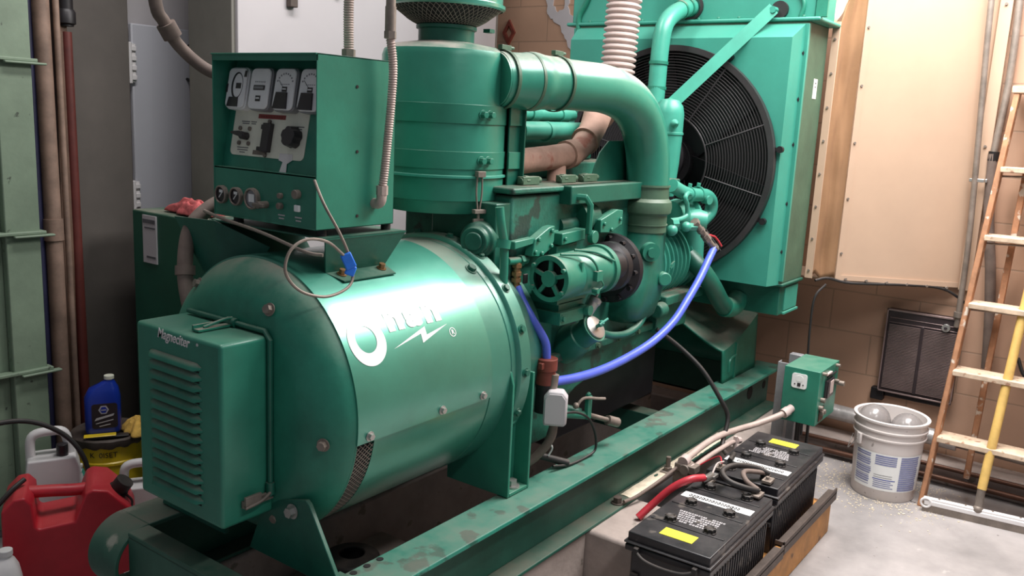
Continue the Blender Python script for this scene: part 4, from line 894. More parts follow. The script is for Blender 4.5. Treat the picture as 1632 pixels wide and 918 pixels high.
# exhaust manifold and tubes
mb = MB()
mb.tube([(2.10, 1.70, 1.405), (2.35, 1.69, 1.412), (2.62, 1.68, 1.432), (2.72, 1.685, 1.455), (2.82, 1.70, 1.52), (2.90, 1.72, 1.60)], lambda t: .042 + .012 * max(0, (t - .6) / .4), 24)
for x in (2.28, 2.58): mb.tube([(x, 1.69, 1.42), (x - .01, 1.68, 1.37), (x - .03, 1.67, 1.33)], .033, 16)
mb.cyl((2.62, 1.68, 1.432), (2.66, 1.682, 1.437), .050, seg=24); mb.cyl((2.76, 1.69, 1.48), (2.775, 1.692, 1.487), .053, seg=24)
mb.tube([(2.90, 1.72, 1.58), (3.05, 1.78, 1.62), (3.22, 1.85, 1.63)], .06, 20)
mb.build('exhaust_manifold', 'exhaust_clay', eng)
for x in (2.24, 2.46, 2.60):
    mb = MB(); mb.box(x, x + .09, 1.585, 1.61, 1.346, 1.372); mb.cyl((x - .004, 1.595, 1.36), (x + .105, 1.595, 1.36), .010, seg=8); mb.cyl((x + .02, 1.60, 1.36), (x + .04, 1.60, 1.36), .017, seg=6); mb.build('manifold_clamp', 'green_olive', eng, bev=.002)
mb = MB(); mb.tube([(2.22, 1.80, 1.44), (2.40, 1.80, 1.49), (2.50, 1.80, 1.508), (2.95, 1.80, 1.515)], .032, 20)
for x in (2.50, 2.66): mb.cyl((x, 1.80, 1.509), (x + .02, 1.80, 1.509), .036, seg=20)
mb.build('water_tube', 'green_light', eng)
mb = MB(); mb.tube([(2.25, 1.90, 1.565), (3.0, 1.90, 1.572)], .022, 16, smooth=1)
for x in (2.45, 2.7, 2.9): mb.cyl((x, 1.9, 1.57), (x + .05, 1.9, 1.57), .028, seg=16)
mb.build('fuel_rail', 'green_light', eng)
mb = MB(); mb.box(2.2, 3.1, 1.86, 1.97, 1.40, 1.52); mb.box(2.22, 3.0, 1.93, 1.97, 1.52, 1.62); mb.build('valve_cover', 'green_dark', eng, bev=.01)
mb = MB(); mb.prism([(2.665, 1.325), (2.69, 1.395), (2.72, 1.445), (2.78, 1.487), (2.98, 1.49), (2.98, 1.325)], XZ(), 1.60, 1.604); mb.build('heat_shield', 'green_dark', eng)
# coolant horn, top hose
mb = MB(); mb.lathe([(1.27, .045), (1.40, .056), (1.50, .060), (1.515, .0605), (1.517, .064), (1.525, .064), (1.527, .0605), (1.60, .0605), (1.63, .054), (1.652, .036), (1.66, .0)], (3.27, 1.615, 0), (0, 0, 1), 40)
mb.cyl((3.225, 1.565, 1.56), (3.20, 1.54, 1.56), .018, .001, seg=10)
hn = mb.build('coolant_horn', 'green_light', eng)
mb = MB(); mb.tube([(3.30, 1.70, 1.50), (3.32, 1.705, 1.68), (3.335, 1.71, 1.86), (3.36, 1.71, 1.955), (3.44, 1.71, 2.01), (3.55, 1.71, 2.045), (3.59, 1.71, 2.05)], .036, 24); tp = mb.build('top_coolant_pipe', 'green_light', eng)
mb = MB()
for p, d in (((3.327, 1.708, 1.80), (.05, 0, 1)), ((3.325, 1.707, 1.70), (.03, 0, 1)), ((3.49, 1.71, 2.028), (.95, 0, .3)), ((3.545, 1.71, 2.044), (.97, 0, .2))): mb.lathe([(-.006, .036), (-.006, .0395), (.006, .0395), (.006, .036)], p, d, 30, cap=False)
mb.build_each('pipe_clamp', 'green_dusty', tp)
# pump and fittings above the blower
mb = MB()
mb.tube([(3.05, 1.47, 1.33), (3.12, 1.46, 1.305), (3.18, 1.455, 1.292), (3.25, 1.452, 1.288), (3.33, 1.45, 1.282), (3.385, 1.45, 1.255), (3.395, 1.455, 1.21), (3.36, 1.47, 1.175)], .026, 18)
for x in (3.17, 3.25): mb.cyl((x, 1.455, 1.292), (x + .012, 1.455, 1.291), .031, seg=18); mb.cyl((x, 1.452, 1.32), (x, 1.45, 1.335), .008, seg=8)
mb.lathe([(0, .055), (.05, .062), (.07, .05), (.13, .045), (.135, .06), (.15, .06), (.15, 0)], (3.12, 1.50, 1.21), (1, -.05, 0), 30)
mb.lathe([(0, .04), (.06, .045), (.09, .035), (.092, 0)], (3.20, 1.48, 1.19), (.5, -.85, 0), 24)
mb.cyl((3.34, 1.50, 1.20), (3.36, 1.50, 1.02), .045, seg=20)
mb.cyl((3.30, 1.448, 1.27), (3.29, 1.415, 1.268), .018, seg=16)
wp = mb.build('water_pump', 'green_light', eng)
mb = MB(); mb.tube([(3.02, 1.45, 1.20), (3.08, 1.435, 1.205), (3.12, 1.43, 1.22), (3.11, 1.43, 1.26), (3.09, 1.43, 1.285), (3.12, 1.435, 1.30), (3.16, 1.44, 1.295)], .009, 10)
mb.cyl((3.02, 1.45, 1.19), (3.05, 1.44, 1.19), .02, seg=8); mb.sphere((3.10, 1.42, 1.175), .02, 14, 8); mb.cyl((3.1, 1.42, 1.175), (3.14, 1.40, 1.175), .016, seg=6); mb.sphere((3.02, 1.44, 1.165), .022, 12, 8); mb.build('fuel_fittings', 'green_light', wp)
a_, b_ = Vector((3.135, 1.40, 1.19)), Vector((3.262, 1.368, 1.085))
mb = MB(); mb.cyl(a_, b_, .012, seg=14)
for f, r in ((0, .018), (.3, .016), (.5, .016), (.62, .017), (1, .019)): c = a_.lerp(b_, f); dd = (b_ - a_).normalized(); mb.cyl(c - dd * .009, c + dd * .009, r, seg=6)
vf = mb.build('hose_valve', 'dirty_steel', wp)
mb = MB(); mb.tube([(3.24, 1.40, 1.135), (3.30, 1.385, 1.125), (3.34, 1.37, 1.085)], .0045, 8, smooth=2); mb.build('valve_lever', 'red_cable', vf)
# lower radiator pipe
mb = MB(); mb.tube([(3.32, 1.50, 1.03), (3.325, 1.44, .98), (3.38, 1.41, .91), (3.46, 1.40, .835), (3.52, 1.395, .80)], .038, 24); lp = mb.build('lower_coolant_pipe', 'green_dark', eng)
mb = MB(); mb.tube([(3.50, 1.398, .808), (3.55, 1.39, .80), (3.59, 1.385, .81), (3.62, 1.38, .84)], .044, 24); mb.build('hose_end', 'green_dusty', lp)
# drain cock assembly
mb = MB(); mb.cyl((2.26, 1.46, .628), (2.44, 1.42, .585), .014, seg=14); mb.cyl((2.36, 1.50, .62), (2.42, 1.43, .595), .016, seg=12); mb.box(2.425, 2.45, 1.405, 1.42, .575, .655); mb.cyl((2.437, 1.41, .655), (2.437, 1.42, .66), .010, seg=10)
dc = mb.build('drain_cock', 'green', eng, bev=.002)
mb = MB(); mb.cyl((2.44, 1.42, .588), (2.55, 1.38, .545), .0085, seg=12); mb.cyl((2.53, 1.387, .553), (2.575, 1.372, .536), .017, seg=16); mb.tube([(2.37, 1.42, .63), (2.40, 1.41, .655), (2.46, 1.39, .645), (2.49, 1.38, .64)], .005, 8); mb.sphere((2.37, 1.42, .635), .011, 10, 8); mb.build('drain_tip', 'dirty_steel', dc)

# ---- radiator
rd = MB().box(3.585, 3.845, 1.195, 2.285, .925, 1.985).build('radiator', 'green_olive', gs, bev=.004)
mb = MB(); mb.box(3.582, 3.60, 1.190, 1.235, .935, 1.975); mb.box(3.582, 3.60, 2.245, 2.29, .935, 1.975); mb.build_each('side_channel', 'green_shroud', rd, bev=.002)
mb = MB()
for z in (1.06, 1.26, 1.50, 1.68, 1.86): mb.bolt((3.582, 1.212, z), (-1, 0, 0), .008, .008)
mb.build_each('bolt', 'gauge_dark', rd)
mb = MB(); mb.box(3.72, 3.765, 1.1935, 1.195, 1.69, 1.77); mb.box(3.735, 3.75, 1.193, 1.1936, 1.735, 1.74, 1); mb.box(3.735, 3.75, 1.193, 1.1936, 1.75, 1.755, 1); mb.build('sticker', ['white_plastic', 'ink'], rd, smooth=0)
# shroud with round opening
sh = MB(); n = 96; cy, cz, rr = 1.7226, 1.400, .470
Y0s, Y1s, Z0s, Z1s = 1.226, 2.25, .920, 1.915
def sq(k, x, y0, y1, z0, z1):
    a = 2 * math.pi * k / n; c, s = math.cos(a), math.sin(a); t = 1e9
    if c > 1e-6: t = min(t, (y1 - cy) / c)
    if c < -1e-6: t = min(t, (y0 - cy) / c)
    if s > 1e-6: t = min(t, (z1 - cz) / s)
    if s < -1e-6: t = min(t, (z0 - cz) / s)
    return Vector((x, cy + c * t, cz + s * t))
def sqring(x, y0, y1, z0, z1):
    P = [sq(k, x, y0, y1, z0, z1) for k in range(n)]
    for (yy, zz) in ((y0, z0), (y0, z1), (y1, z0), (y1, z1)):
        i = min(range(n), key=lambda k: (P[k] - Vector((x, yy, zz))).length); P[i] = Vector((x, yy, zz))
    return P
# keep corner indices consistent by using the front ring's corners
front = sqring(3.50, Y0s, Y1s, Z0s, Z1s)
cor = {}
for (a, b) in ((Y0s, Z0s), (Y0s, Z1s), (Y1s, Z0s), (Y1s, Z1s)):
    cor[min(range(n), key=lambda k: (front[k] - Vector((3.5, a, b))).length)] = (a == Y0s, b == Z0s)
def remap(x, y0, y1, z0, z1):
    out = []
    for p in front: out.append(Vector((x, y0 + (p.y - Y0s) / (Y1s - Y0s) * (y1 - y0), z0 + (p.z - Z0s) / (Z1s - Z0s) * (z1 - z0))))
    return out
circ = lambda x, r: [Vector((x, cy + r * math.cos(2 * math.pi * k / n), cz + r * math.sin(2 * math.pi * k / n))) for k in range(n)]
sh.rings([circ(3.56, rr), circ(3.50, rr), front, remap(3.584, 1.205, 2.27, .920, 1.975)], cap=False)
sh.build('fan_shroud', 'green_shroud', rd, smooth=20, solid=.0)
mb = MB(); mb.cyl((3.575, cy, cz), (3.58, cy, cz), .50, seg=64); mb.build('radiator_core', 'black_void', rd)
fan = MB()
fan.cyl((3.50, cy, cz), (3.56, cy, cz), .11, seg=32)
for k in range(6):
    a = 2 * math.pi * k / 6 + .3; Mr = Matrix.Translation((3.545, cy, cz)) @ Matrix.Rotation(a, 4, 'X') @ Matrix.Translation((0, .27, 0)) @ Matrix.Rotation(R(18), 4, 'Y')
    fan.box(-.0025, .0025, -.18, .18, -.065, .065, mtx=Mr)
fan.build('fan', 'black_metal', rd, bev=.001)
mb = MB(); mb.cyl((3.36, cy, cz + .02), (3.50, cy, cz + .02), .09, seg=32); mb.cyl((3.36, cy, cz + .02), (3.39, cy, cz + .02), .13, seg=32); mb.build('fan_pulley', 'black_metal', rd)
gd = MB()
def torus(mb, x, r, t, seg=80, s2=6): mb.tube([(x, cy + r * math.cos(2 * math.pi * k / seg), cz + r * math.sin(2 * math.pi * k / seg)) for k in range(seg)], t, s2, smooth=1, closed=True)
gd.lathe([(0, .462), (0, .486), (.03, .486), (.03, .462)], (3.468, cy, cz), (1, 0, 0), 80, cap=False)
k = 0; r = .215
while r < .46: torus(gd, 3.474 - .02 * math.cos((r / .46) * 1.57), r, .0021); r += .0118
torus(gd, 3.452, .205, .004)
for k in range(10):
    a = R(14 + 36 * k); gd.tube([(3.455, cy + .205 * math.cos(a), cz + .205 * math.sin(a)), (3.465, cy + .35 * math.cos(a), cz + .35 * math.sin(a)), (3.475, cy + .465 * math.cos(a), cz + .465 * math.sin(a))], .0032, 6, smooth=1)
gd.build('fan_guard', 'guard_wire', rd)
mb = MB()
for a in (171, 205, 120, 60, 0, 300): mb.cyl((3.498, cy + .505 * math.cos(R(a)), cz + .505 * math.sin(R(a))), (3.48, cy + .505 * math.cos(R(a)), cz + .505 * math.sin(R(a))), .014, seg=12); mb.box(3.484, 3.492, cy + .475 * math.cos(R(a)) - .015, cy + .475 * math.cos(R(a)) + .015, cz + .49 * math.sin(R(a)) - .01, cz + .49 * math.sin(R(a)) + .01)
mb.build_each('clip', 'black_metal', rd)
# top and bottom tanks
mb = MB(); mb.box(3.595, 3.84, 1.175, 2.31, 1.998, 2.45); mb.box(3.575, 3.86, 1.150, 2.33, 1.984, 2.000); tk = mb.build('top_tank', 'green_shroud', rd, bev=.006)
mb = MB(); mb.box(3.585, 3.60, 1.13, 1.175, 1.998, 2.45); mb.tube([(3.59, 1.235, 1.998), (3.59, 1.225, 2.05), (3.59, 1.25, 2.12), (3.59, 1.27, 2.3)], .009, 8); mb.tube([(3.585, 2.255, 1.90), (3.585, 2.27, 2.02), (3.585, 2.23, 2.10), (3.585, 2.15, 2.3)], .012, 10)
for k in range(12): mb.cyl((3.588, 1.22 + k * .09, 1.999), (3.588, 1.22 + k * .09, 2.007), .007, seg=6)
mb.build_each('tank_edge', 'green_dusty', tk, bev=.002)
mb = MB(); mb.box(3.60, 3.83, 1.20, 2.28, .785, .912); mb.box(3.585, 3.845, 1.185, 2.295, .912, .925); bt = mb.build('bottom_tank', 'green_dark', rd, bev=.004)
mb = MB(); mb.box(3.66, 3.82, 1.196, 1.201, .80, .90); mb.box(3.65, 3.83, 1.19, 1.20, .785, .795); mb.build('tank_end_frame', 'green_light', bt, bev=.001)
# stay bar
a0 = Vector((3.31, 1.625, 1.640)); b0 = Vector((3.557, 1.335, 2.032))
mb = MB(); dirv = (b0 - a0).normalized(); wv = Vector((-.75, -.55, .12)).cross(dirv).normalized() * .025; tv = wv.cross(dirv).normalized() * .003
mb.rings([[p + wv + tv, p - wv + tv, p - wv - tv, p + wv - tv] for p in (a0, b0)])
mb.cyl(b0 + Vector((-.012, 0, -.005)), b0 + Vector((.04, 0, -.005)), .014, seg=8); mb.build('stay_bar', 'green_light', rd)
mb = MB(); mb.cyl((3.595, 1.32, 2.03), (3.58, 1.32, 2.03), .035, seg=20); mb.lathe([(0, .055), (.012, .055), (.014, .045)], (3.597, 1.71, 2.053), (-1, 0, 0), 28, cap=False); mb.build_each('pipe_boss', 'black_rubber', rd)
# saddle / front engine support
def sf(i, j):
    x = 3.52 + .38 * i; y = 1.395 + .69 * j; c = (1 - abs(2 * j - 1)) ** 1.25
    zz = .605 + .19 * c + (.11 * i ** 1.6) * (1 - .9 * c)
    return (x, y, zz)
mb = MB(); mb.grid(sf, 14, 24)
mb.grid(lambda i, j: (lambda p: (p[0] + .03 * (1 - j), p[1], .457 + (p[2] - .457) * j))(sf(i, 0)), 14, 8)
mb.grid(lambda i, j: (lambda p: (p[0], p[1], .457 + (p[2] - .457) * j))(sf(i, 1)), 14, 8)
mb.grid(lambda i, j: (lambda p: (p[0], p[1], .457 + (p[2] - .457) * j))(sf(1, i)), 24, 6)
bmesh.ops.remove_doubles(mb.bm, verts=mb.bm.verts, dist=.001)
fs = mb.build('front_cradle', 'green_dusty', gs, smooth=50, solid=.010)
mb = MB(); mb.tube([(3.60, 1.388, .50), (3.60, 1.388, .545), (3.625, 1.388, .56), (3.67, 1.388, .565)], .006, 8); mb.box(3.66, 3.675, 1.385, 1.394, .46, .62); mb.build('weld_rib', 'green', fs)
# block heater and junction box
mb = MB(); mb.cyl((2.20, 1.434, .745), (2.20, 1.434, .825), .031, seg=28); mb.cyl((2.20, 1.434, .79), (2.20, 1.434, .828), .035, seg=28); mb.box(2.155, 2.17, 1.42, 1.435, .80, .82); bh = mb.build('block_heater', 'rust_red', gs, bev=.002)
mb = MB(); mb.cyl((2.195, 1.434, .655), (2.198, 1.434, .745), .028, seg=28); mb.build('heater_body', 'black_metal', bh)
mb = MB(); mb.cyl((2.20, 1.41, .70), (2.205, 1.405, .78), .015, seg=16); mb.build('heater_collar', 'dirty_steel', bh)
mb = MB(); n_ = Vector((-.85, -.50, .0)).normalized(); u_ = Vector((.50, -.85, 0)); 
c = Vector((2.19, 1.385, .682)); pr = [(-.034, -.055), (.030, -.055), (.037, -.045), (.037, .035), (.022, .055), (-.022, .055), (-.037, .035), (-.037, -.045)]
mb.prism(pr, lambda u, v, d: c + u_ * u + Vector((0, 0, v)) + n_ * d, -.025, .022); jb = mb.build('junction_box', 'grey_white', bh, bev=.005)
mb = MB(); mb.prism([(x * .88, z * .88) for x, z in pr], lambda u, v, d: c + u_ * u + Vector((0, 0, v)) + n_ * d, .022, .0255); mb.build('box_lid', 'grey_white', jb, bev=.002)
# ================================================================= LOOSE LINES ON THE SET
mb = MB(); mb.tube([(2.15, 1.525, 1.045), (2.152, 1.50, 1.0), (2.158, 1.465, .95), (2.18, 1.445, .905), (2.195, 1.436, .87), (2.20, 1.434, .825)], .0130, 14)
tag(mb.build('coolant_hose', 'blue_hose'), 'short blue hose from brass valve down to the red block heater', 'hose', 'blue coolant hoses')
mb = MB(); mb.tube([(2.215, 1.415, .752), (2.33, 1.405, .742), (2.49, 1.40, .737), (2.66, 1.39, .752), (2.81, 1.375, .785), (2.93, 1.36, .84), (3.02, 1.355, .905), (3.12, 1.355, .98), (3.20, 1.36, 1.045), (3.262, 1.368, 1.085)], .0150, 16)
tag(mb.build('coolant_hose', 'blue_hose'), 'long blue hose sweeping from the red block heater up to the fan side valve', 'hose', 'blue coolant hoses')
t = thing('shutoff_valve', 'small brass shutoff valve with black lever above the short blue hose', 'valve', (2.15, 1.53, 1.08))
mb = MB(); mb.cyl((2.15, 1.528, 1.04), (2.15, 1.53, 1.125), .011, seg=14)
for z in (1.045, 1.065, 1.085, 1.11): mb.cyl((2.15, 1.529, z - .006), (2.15, 1.529, z + .006), .016, seg=6)
mb.build('body', 'brass', t)
mb = MB(); mb.cyl((2.10, 1.53, 1.128), (2.20, 1.53, 1.122), .012, seg=14); mb.cyl((2.16, 1.53, 1.124), (2.175, 1.53, 1.123), .018, seg=6); mb.build('tee_fitting', 'green_dusty', t)
mb = MB(); mb.box(2.158, 2.178, 1.505, 1.512, 1.055, 1.085); mb.build('lever', 'black_rubber', t, bev=.002)
mb = MB(); mb.tube([(2.195, 1.39, .628), (2.20, 1.40, .58), (2.185, 1.42, .535), (2.15, 1.455, .49), (2.11, 1.50, .475)], .0135, 14)
tag(mb.build('flexible_conduit', 'conduit_dust'), 'short grey-brown conduit curving down from the grey junction box', 'conduit')
mb = MB(); mb.tube([(2.235, 1.385, .65), (2.30, 1.375, .64), (2.38, 1.375, .60), (2.43, 1.375, .535), (2.44, 1.375, .478), (2.40, 1.38, .462), (2.30, 1.385, .462), (2.22, 1.40, .475)], .0042, 8)
tag(mb.build('loop_wire', 'black_rubber'), 'thin black wire looped over the skid rail by the drain cock', 'wire')
t = thing('cable_plug', 'dirty grey-black plug end lying on the rail inner edge', 'plug', (2.24, 1.41, .47))
mb = MB(); mb.cyl((2.19, 1.45, .51), (2.29, 1.39, .468), .011, .013, seg=12); mb.build('plug_body', 'black_rubber', t)
mb = MB(); mb.tube([(2.22, 1.42, .505), (2.225, 1.41, .53), (2.215, 1.41, .548)], .003, 6); mb.build('zip_tie', 'white_plastic', t)
t = thing('sensor_cable', 'looped grey sensor cable hanging from the control box over the alternator', 'cable', (1.36, 1.5, 1.2))
LP = [(1.390, 1.580, 1.385), (1.375, 1.53, 1.335), (1.40, 1.505, 1.27), (1.422, 1.495, 1.215), (1.43, 1.49, 1.165), (1.405, 1.485, 1.14), (1.35, 1.49, 1.128), (1.29, 1.495, 1.143), (1.255, 1.50, 1.17), (1.238, 1.50, 1.205), (1.255, 1.50, 1.245), (1.30, 1.50, 1.263), (1.36, 1.50, 1.252), (1.41, 1.497, 1.215)]
MB().tube(LP, .0036, 8).build('cable', 'dirty_steel', t)
mb = MB(); mb.box(-.014, .012, -.006, .006, -.020, .018, mtx=Matrix.Translation((1.418, 1.492, 1.205)) @ Matrix.Rotation(R(-35), 4, 'Z') @ Matrix.Rotation(R(-25), 4, 'Y')); mb.box(-.003, .02, -.005, .005, -.03, -.005, mtx=Matrix.Translation((1.422, 1.492, 1.20)) @ Matrix.Rotation(R(-35), 4, 'Z') @ Matrix.Rotation(R(20), 4, 'Y')); mb.build('tape_flag', 'blue_tape', t, bev=.003)
mb = MB(); mb.tube([(1.385, 2.0, 1.272), (1.37, 1.90, 1.262), (1.37, 1.75, 1.245), (1.38, 1.60, 1.215), (1.40, 1.56, 1.21)], .0045, 8); tag(mb.build('thin_cable', 'dirty_steel'), 'thin cable running along under the front edge of the control box', 'cable')

# flexible conduits on the control box
t = thing('flexible_conduit', 'ribbed beige conduit entering the top of the control box with a hex fitting', 'conduit', (1.56, 1.70, 1.7))
P_ = Vector((1.585, 1.665, 0))
def ribbed(pts, r, pitch=.006):
    m = MB(); P = catmull(pts, 10); L_ = sum((P[i + 1] - P[i]).length for i in range(len(P) - 1)); n = int(L_ / pitch)
    m.tube(pts, r, 14, smooth=max(6, int(n * 2 / (len(pts) - 1)))); 
    for i, v in enumerate(m.bm.verts): pass
    return m
def corrugated(name, pts, r, pitch, parent, mm, amp=.0012):
    P = catmull(pts, 40); cum = [0]
    for i in range(len(P) - 1): cum.append(cum[-1] + (P[i + 1] - P[i]).length)
    n = int(cum[-1] / pitch) * 2; Q = []; j = 0
    for k in range(n + 1):
        s = cum[-1] * k / n
        while j < len(cum) - 2 and cum[j + 1] < s: j += 1
        f = (s - cum[j]) / max(1e-9, cum[j + 1] - cum[j]); Q.append(P[j].lerp(P[j + 1], min(1, f)))
    cnt = len(Q)
    m = MB(); m.tube(Q, lambda t_: r + amp * (1 if round(t_ * (cnt - 1)) % 2 else -1), 14, smooth=1); return m.build(name, mm, parent, smooth=60)
corrugated('flexible_tube', [(1.620, 1.715, 1.70), (1.618, 1.715, 1.80), (1.62, 1.715, 1.95), (1.62, 1.715, 2.25)], .0125, .006, t, 'conduit_beige')
mb = MB(); mb.cyl((1.62, 1.715, 1.675), (1.62, 1.715, 1.683), .019, seg=6); mb.cyl((1.62, 1.715, 1.683), (1.62, 1.715, 1.702), .018, seg=6); mb.build('hex_fitting', 'dirty_steel', t)
t = thing('flexible_conduit', 'ribbed beige conduit hanging down the right side of the control box', 'conduit', (1.6, 1.555, 1.35))
corrugated('flexible_tube', [(1.60, 1.55, 1.73), (1.612, 1.55, 1.66), (1.612, 1.553, 1.58), (1.605, 1.556, 1.48), (1.598, 1.558, 1.40), (1.593, 1.560, 1.355)], .0105, .006, t, 'conduit_beige')
mb = MB(); mb.cyl((1.60, 1.55, 1.725), (1.60, 1.55, 1.742), .0155, seg=6); mb.cyl((1.60, 1.55, 1.742), (1.60, 1.55, 1.80), .0135, seg=16); mb.tube([(1.60, 1.55, 1.80), (1.60, 1.55, 2.2)], .012, 14, smooth=1); mb.build('upper_pipe', 'dirty_steel', t)
mb = MB(); mb.cyl((1.593, 1.560, 1.345), (1.593, 1.560, 1.368), .0150, seg=8); mb.tube([(1.593, 1.560, 1.35), (1.590, 1.560, 1.330), (1.590, 1.570, 1.322), (1.590, 1.585, 1.322)], .013, 14, smooth=4); mb.build('elbow_fitting', 'conduit_beige', t)
# flexible exhaust riser
prof = [(0, .055), (0, .062)]
z = .05
while z < .85: prof += [(z, .060), (z + .006, .072), (z + .013, .072), (z + .019, .060)]; z += .0235
prof += [(z, .06)]
mb = MB(); mb.lathe(prof, (3.235, 1.85, 1.63), (.06, 0, 1), 40, cap=False); o = mb.build('exhaust_flex_pipe', 'flex_beige', smooth=50); tag(o, 'thick corrugated beige exhaust pipe rising in front of the radiator', 'pipe')

# ================================================================= CONCRETE AND BATTERIES
mb = MB(); mb.box(2.31, 2.64, 1.135, 1.46, 0, .2545); tag(mb.build('concrete_pier', 'concrete_pier', bev=.012), 'square stained concrete pier beside the front battery, under the skid rail', 'pier')
mb = MB(); mb.box(1.12, 2.305, 1.31, 1.46, 0, .2535); tag(mb.build('concrete_plinth', 'concrete_pier', bev=.008), 'long grey concrete plinth under the near skid rail', 'plinth')
mb = MB(); mb.box(3.40, 4.1, 1.19, 1.46, 0, .2535); tag(mb.build('concrete_pier', 'concrete_pier', bev=.012), 'concrete pier under the radiator end of the near rail, behind the far battery', 'pier')
mb = MB(); mb.box(1.12, 4.1, 1.99, 2.16, 0, .2535); tag(mb.build('concrete_plinth', 'concrete_pier', bev=.01), 'grey concrete plinth under the far skid rail', 'plinth')
mb = MB(); mb.box(1.52, 2.06, 1.47, 1.985, 0, .12); tag(mb.build('concrete_slab', 'concrete_pier', bev=.006), 'low dusty concrete slab under the alternator', 'slab')
mb = MB(); mb.lathe([(0, .09), (.05, .095), (.085, .085), (.095, .06), (.095, .038), (.03, .036), (.03, 0)], (1.76, 1.82, .12), (0, 0, 1), 36); tag(mb.build('rubber_mount', 'black_rubber', bev=.004), 'round dusty black rubber mount with a hole, under the alternator', 'mount')
mb = MB(); random.seed(2)
def spill(i, j):
    x = 2.60 + .85 * i; y = 1.302 + .05 * j; return (x, y, .2685 + .003 * noise.noise(Vector((x * 40, y * 40, 0))))
mb.grid(spill, 80, 6); tag(mb.build('dried_spill', 'cream_spill'), 'flaky cream deposit dried on the lower flange of the skid rail', 'spill', kind='stuff')

def make_battery():
    t = thing('truck_battery', '', 'battery', (0, 0, 0))
    MB().box(-.250, .250, -.122, .122, 0, .19).build('case', 'battery_black', t, bev=.006)
    mb = MB()
    for k in range(24): x = -.235 + k * .0204; mb.box(x, x + .008, -.1255, .1255, .01, .165)
    mb.build('case_ribs', 'battery_black', t, bev=.0015)
    mb = MB(); mb.box(-.268, .268, -.135, .135, .188, .208); mb.box(-.262, .262, -.130, .130, .208, .246); mb.box(-.272, .272, -.138, .138, .212, .219)
    ld = mb.build('lid', 'battery_black', t, bev=.004)
    mb = MB()
    for x in (-.105, .045, .195): mb.box(x - .03, x - .022, -.118, .118, .246, .2485)
    mb.build_each('lid_seam', 'battery_black', ld, bev=.001)
    for x in (-.11, .045, .20):
        for y in (-.064, .064):
            mb = MB(); mb.lathe([(0, .020), (.004, .020), (.005, .017), (.016, .016), (.018, .013), (.015, .009), (.015, 0)], (x, y, .2455), (0, 0, 1), 20)
            for k in range(8): a = 2 * math.pi * k / 8; mb.cyl((x + .0165 * math.cos(a), y + .0165 * math.sin(a), .251), (x + .0165 * math.cos(a), y + .0165 * math.sin(a), .261), .003, seg=6)
            mb.build('vent_cap', 'black_rubber', t)
    mb = MB(); mb.box(-.215, -.165, -.052, .052, .246, .2472); mb.build('yellow_sticker', 'yellow_label', t)
    mb = MB(); mb.box(.082, .125, -.118, .118, .246, .2472); random.seed(7)
    y = .095
    while y > -.075:
        w_ = random.uniform(.006, .012); mb.box(.094, .113, y - w_, y, .2472, .2476, 1); mb.box(.099, .107, y - w_ * .6, y - w_ * .3, .2476, .2479, 0); y -= w_ + .003
    mb.box(.103, .105, -.112, .112, .2472, .2475, 1)
    mb.build('name_strip', ['white_paint', 'gauge_dark'], t, smooth=0)
    mb = MB(); random.seed(11)
    for r in range(6):
        y = .07 - .004 * r
        while y > -.075 + .004 * r:
            w_ = random.uniform(.004, .014); x = -.03 - r * .0145
            if random.random() < .85: mb.box(x, x + .0085, y - w_, y, .246, .2466); mb.box(x + .0025, x + .006, y - w_ * .7, y - w_ * .4, .2466, .2469, 1)
            y -= w_ + .003
    mb.build('warning_print', ['grey_white', 'battery_black'], t, smooth=0)
    for s in (-1, 1):
        mb = MB(); mb.box(s * .262, s * .285, -.10, -.085, .185, .21); mb.box(s * .262, s * .285, .085, .10, .185, .21); mb.tube([(s * .275, -.10, .20), (s * .29, -.06, .185), (s * .292, 0, .18), (s * .29, .06, .185), (s * .275, .10, .20)], .006, 8)
        mb.box(min(s * .25, s * .262), max(s * .25, s * .262), -.115, -.09, .10, .115); mb.box(min(s * .25, s * .262), max(s * .25, s * .262), .09, .115, .10, .115)
        mb.build('carry_handle', 'black_rubber', t, bev=.002)
    for y in (-.085, .085):
        mb = MB(); mb.cyl((.235, y, .246), (.235, y, .266), .009, .008, seg=14); mb.box(.215, .26, y - .016, y + .016, .252, .262); mb.cyl((.215, y - .014, .257), (.215, y + .014, .257), .006, seg=8); mb.bolt((.245, y, .262), (0, 0, 1), .007, .012)
        mb.build('terminal_clamp', 'dirty_steel', t, bev=.001)
    return t
b1 = make_battery(); b2 = copy_tree(b1)
b1.location = (2.462, .982, .115); b1.rotation_euler = (0, 0, R(1)); b2.location = (3.075, 1.005, .115); b2.rotation_euler = (0, 0, R(181))
tag(b1, 'black truck battery in front, yellow sticker at its near end, by the concrete pier', 'battery', 'truck batteries in the wooden tray')
tag(b2, 'black truck battery behind, nearer the small green box, yellow sticker at its far end', 'battery', 'truck batteries in the wooden tray')
t = thing('battery_tray', 'orange-brown wooden battery tray edged with dark angle iron', 'tray', (2.8, .98, 0))
mb = MB(); mb.box(2.12, 3.40, .838, .860, 0, .158); mb.build('side_board', 'wood_orange', t, bev=.004)
mb = MB(); mb.box(2.12, 3.425, 1.135 - .02, 1.132, 0, .10); mb.box(2.12, 3.42, .86, 1.115, .07, .1145); mb.box(2.12, 2.142, .86, 1.115, 0, .10); mb.box(3.40, 3.42, .86, 1.115, 0, .10); mb.build('base_board', 'wood_orange', t, bev=.003)
for x0, x1, y in ((2.13, 2.80, .829), (2.82, 3.43, .835)):
    mb = MB(); mb.box(x0, x1, y - .006, y, .130, .178); mb.box(x0, x1, y - .006, y + .028, .158, .164); mb.box(x0, x0 + .006, y - .006, y + .028, .13, .178); mb.build('angle_edge', 'angle_iron', t, bev=.001)

